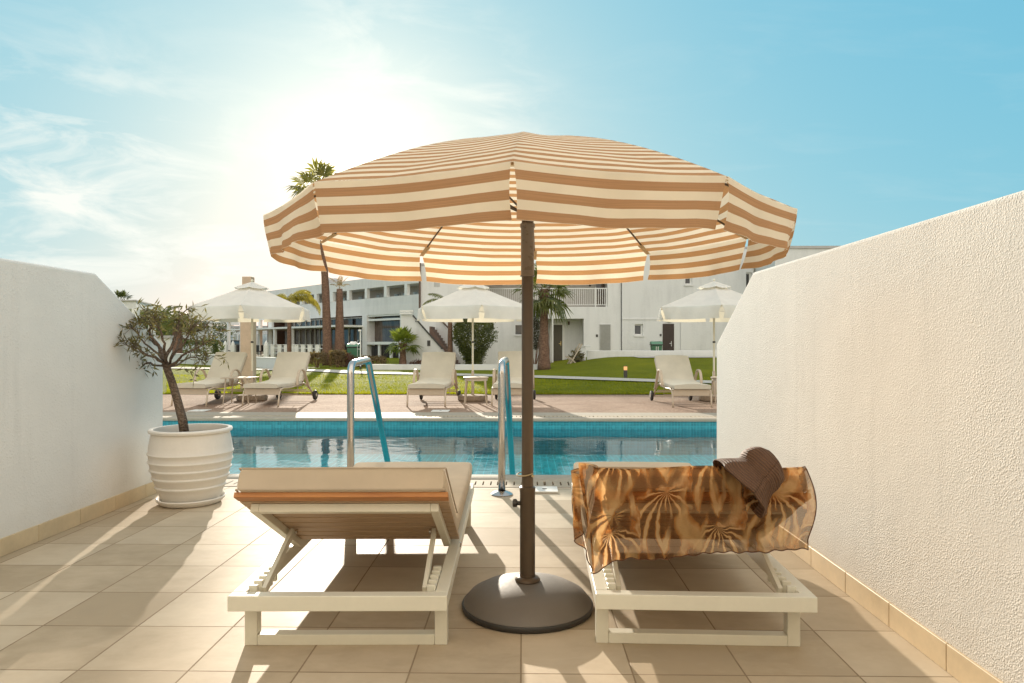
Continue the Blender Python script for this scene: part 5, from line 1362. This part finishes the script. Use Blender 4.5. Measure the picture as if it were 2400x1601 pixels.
# trees and houses beyond
def crown_in(w, h, z0, seed):
    def f(rnd):
        a = rnd.uniform(0, 2 * PI); ph = math.acos(rnd.uniform(-.6, 1)); r = rnd.random() ** .35
        k = 1 + .35 * noise.noise(Vector((math.cos(a) * 1.5 + seed, math.sin(a) * 1.5, ph * 2)))
        return Vector((r * w * k * math.sin(ph) * math.cos(a), r * w * k * math.sin(ph) * math.sin(a), z0 + h * (.4 + .6 * r * k * math.cos(ph))))
    return f
def far_tree(px, Y, w, h, label, seed, mat=PDARK):
    t = thing('broadleaf_tree', label, 'tree', (atx(px, Y), Y, 0), 0, 'dark trees behind the pavilion'); rnd = random.Random(seed)
    m = MB(); leaf_mass(m, 900, crown_in(w, h * .7, h * .25, seed), .14, rnd); m.build('crown', mat, t, fix=False)
    m = MB(); m.tube([(0, 0, 0), (.1, 0, h * .3), (.0, .1, h * .6)], [.2, .15, .08], 8); m.build('trunk', PTRUNK, t, smooth='all')
far_tree(300, 52, 2.6, 4.2, 'dark leafy tree behind the left post of the pavilion', 31)
far_tree(342, 50, 2.2, 3.6, 'dark leafy tree framed between the two front posts of the pavilion', 32, BUSHM)
far_tree(470, 85, 3.5, 5.2, 'distant dark tree seen past the left tip of the white parasol', 33)
def far_house(px0, px1, Y, h, label, seed):
    x0, x1 = atx(px0, Y), atx(px1, Y); t = thing('distant_house', label, 'house', ((x0 + x1) / 2, Y, 0), 0, None)
    m = MB(); m.box(x0, x1, Y, Y + 8, -.05, h); m.build('wall', WHITE2, t, world=True)
    m = MB(); m.box(x0 - .2, x1 + .2, Y - .2, Y + 8.2, h + .001, h + .3); m.build('roof', ROOFT, t, world=True)
    n = 3
    for k in range(n):
        a = x0 + (x1 - x0) * (k + .3) / n; m = MB(); m.box(a, a + (x1 - x0) * .13, Y - .05, Y - .001, h * .45, h * .75); m.build('window', GLASSD, t, world=True)
far_house(360, 408, 72, 2.6, 'distant flat white house seen behind the far palms', 1)
far_house(180, 350, 80, 4.0, 'distant white house behind the pavilion trees', 2)
x = [(-45, 62), (-30, 58), (-22, 54)]
plant('hedge', 'long dark green hedge in the distance below the far palms', 'hedge', (atx(400, 47), 47, 0), 1500, box_in(3.2, .6, 1.25), .09, GREENH, 14, stemh=.5)
plant('hedge', 'dark clipped hedge below the pavilion roof', 'hedge', (atx(330, 44), 44, 0), 1500, box_in(1.8, .6, 2.2), .09, GREENH, 15, stemh=.5)

# ---------------------------------------------------------------- the hotel the terrace belongs to, behind the viewer
t = thing('hotel_facade', 'sunlit cream hotel wall with a glazed terrace door, behind the loungers', 'building', (-.7, -2.6, 0))
m = MB(); wall_holes(m, -14, 12, -.04, 6.6, -2.9, -2.62, [(-1.9, .5, .0, 2.25)]); m.build('wall', M('cream_render', (0.74, 0.68, 0.59), .85, var=.05), t, world=True)
m = MB(); m.box(-1.9, .5, -2.84, -2.8, 0, 2.25); d = m.build('terrace_door', GLASSD, t, world=True)
m = MB(); m.box(-.74, -.66, -2.799, -2.74, 0, 2.25); m.box(-1.9, -1.82, -2.799, -2.74, 0, 2.25); m.box(.42, .5, -2.799, -2.74, 0, 2.25); m.build('frame', WPAINT, d, world=True)
# ---------------------------------------------------------------- camera, sun, sky
cd = bpy.data.cameras.new('camera'); cam = bpy.data.objects.new('camera', cd); COL.objects.link(cam)
cd.sensor_width = 36; cd.lens = 36 * F / 2400; cd.shift_y = 3.5 / 2400; cd.clip_start = .05; cd.clip_end = 3000
cam.location = (0, 0, HC); cam.rotation_euler = (R(90), 0, YAW)
SC.camera = cam
su, sv = (832 - 1200) / F, (804 - 403) / F
sd = Vector((-SA + su * CA, CA + su * SA, sv)).normalized()
EL, AZ = math.asin(sd.z), math.atan2(sd.x, sd.y)
ld = bpy.data.lights.new('sun', 'SUN'); lo = bpy.data.objects.new('sun', ld); COL.objects.link(lo)
ld.energy = SUN_E; ld.angle = R(0.55); ld.color = (1.0, 0.89, 0.74)
lo.rotation_euler = (-sd).to_track_quat('-Z', 'Y').to_euler(); lo.location = (-10, 40, 12)
w = bpy.data.worlds.new('World'); SC.world = w; w.use_nodes = True
nt = w.node_tree; nt.nodes.clear(); N = NT(nt)
out = nt.nodes.new('ShaderNodeOutputWorld')
sky = N.n('ShaderNodeTexSky', _sky_type='NISHITA', _sun_disc=False, _sun_elevation=EL, _sun_rotation=AZ, _air_density=1.0, _dust_density=1.2, _ozone_density=2.2, _altitude=0)
dr = N.n('ShaderNodeVectorMath', _operation='NORMALIZE', i0=N.coord('Generated')).outputs[0]
xyz = N.n('ShaderNodeSeparateXYZ', Vector=dr).outputs
dot = N.n('ShaderNodeVectorMath', _operation='DOT_PRODUCT', i0=dr, i1=tuple(sd)).outputs[1]
dot = N.math('MAXIMUM', dot, 0.0)
glow = N.math('ADD', N.math('MULTIPLY', N.math('POWER', dot, 9.0), GLOW[0]), N.math('ADD', N.math('MULTIPLY', N.math('POWER', dot, 70.0), GLOW[1]), N.math('MULTIPLY', N.math('POWER', dot, 900.0), GLOW[2])))
hor = N.math('POWER', N.math('SUBTRACT', 1.0, N.math('MAXIMUM', xyz[2], 0.0), True), 7.0)
# per-channel colour grade of the sky, warm white balance: a gentler sky gradient
sp = N.n('ShaderNodeSeparateColor', Color=sky.outputs[0]).outputs
col = N.n('ShaderNodeCombineColor', **{n: N.math('MULTIPLY', N.math('POWER', N.math('MAXIMUM', c, .001), g), k) for n, c, g, k in zip(('Red', 'Green', 'Blue'), sp, SKYG, SKYT)}).outputs[0]
# thin cirrus: streaked noise on a flattened sky plane
zz = N.math('MAXIMUM', xyz[2], 0.03)
pl = N.n('ShaderNodeCombineXYZ', X=N.math('DIVIDE', xyz[0], N.math('ADD', zz, .12)), Y=N.math('DIVIDE', xyz[1], N.math('ADD', zz, .12)), Z=0.0).outputs[0]
def lobe(px, py, pw):
    u, v = (px - 1200) / F, (804 - py) / F
    d = Vector((-SA + u * CA, CA + u * SA, v)).normalized()
    q = N.n('ShaderNodeVectorMath', _operation='DOT_PRODUCT', i0=dr, i1=tuple(d)).outputs[1]
    return N.math('POWER', N.math('MAXIMUM', q, 0.0), pw)
c1 = N.noise(N.map(pl, scale=(1.0, 2.3, 1), rot=(0, 0, R(22))), 1.5, 8, 0.62, 0.5)
c2 = N.noise(N.map(dr, scale=(3.0, 3.0, 9.0), rot=(0, R(14), 0)), 2.2, 8, 0.62, 0.6)
mask = N.math('ADD', N.math('MULTIPLY', lobe(150, 500, 90), 1.3), N.math('ADD', N.math('MULTIPLY', lobe(480, 640, 70), .75), N.math('ADD', N.math('MULTIPLY', lobe(1180, 240, 500), .55), N.math('MULTIPLY', lobe(900, 120, 160), .5))))
cl = N.math('MULTIPLY', N.ramp(c2, [(0.44, 0.0), (0.66, 1.0)]), N.math('MINIMUM', mask, 1.0))
cl = N.math('ADD', cl, N.math('MULTIPLY', N.ramp(c1, [(0.52, 0.0), (0.8, 1.0)]), 0.10), True)
col = N.mix(N.math('MULTIPLY', cl, .85), col, CLOUD)
def scaled(c, f):
    return N.n('ShaderNodeVectorMath', _operation='SCALE', i0=c, Scale=f).outputs[0]
add = N.n('ShaderNodeVectorMath', _operation='ADD', i0=col, i1=scaled((1.0, .93, .74), glow)).outputs[0]
add = N.n('ShaderNodeVectorMath', _operation='ADD', i0=add, i1=scaled((1.0, .94, .80), N.math('MULTIPLY', hor, HORI))).outputs[0]
# pale fill added overhead, above the frame, to take blue off the shade
zen_fill = N.math('MULTIPLY', N.n('ShaderNodeMapRange', _interpolation_type='SMOOTHSTEP', Value=xyz[2], i1=.46, i2=.8).outputs[0], N.ramp(c1, [(.3, .5), (.65, .8)]))
add = N.mix(zen_fill, add, ZEN_FILL)
# bright fill lobe added to the unseen sky behind the viewer
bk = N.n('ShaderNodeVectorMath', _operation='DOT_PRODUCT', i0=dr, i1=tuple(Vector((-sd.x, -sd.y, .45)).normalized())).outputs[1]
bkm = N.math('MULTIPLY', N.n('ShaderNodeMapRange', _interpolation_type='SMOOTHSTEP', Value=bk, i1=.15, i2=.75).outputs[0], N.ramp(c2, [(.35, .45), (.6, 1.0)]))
add = N.mix(bkm, add, BACK_FILL)
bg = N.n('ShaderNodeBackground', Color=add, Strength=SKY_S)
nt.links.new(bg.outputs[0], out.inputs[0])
vs_ = SC.view_settings
vs_.view_transform = 'Standard'; vs_.look = 'None'; vs_.exposure = EXPO; vs_.gamma = 1.0; vs_.use_curve_mapping = False
SC.cycles.max_bounces = 10; SC.cycles.diffuse_bounces = 5; SC.cycles.glossy_bounces = 4; SC.cycles.transmission_bounces = 4; SC.cycles.transparent_max_bounces = 24
SC.cycles.caustics_reflective = False; SC.cycles.caustics_refractive = False
SC.cycles.sample_clamp_indirect = 6.0
SC.cycles.use_denoising = True
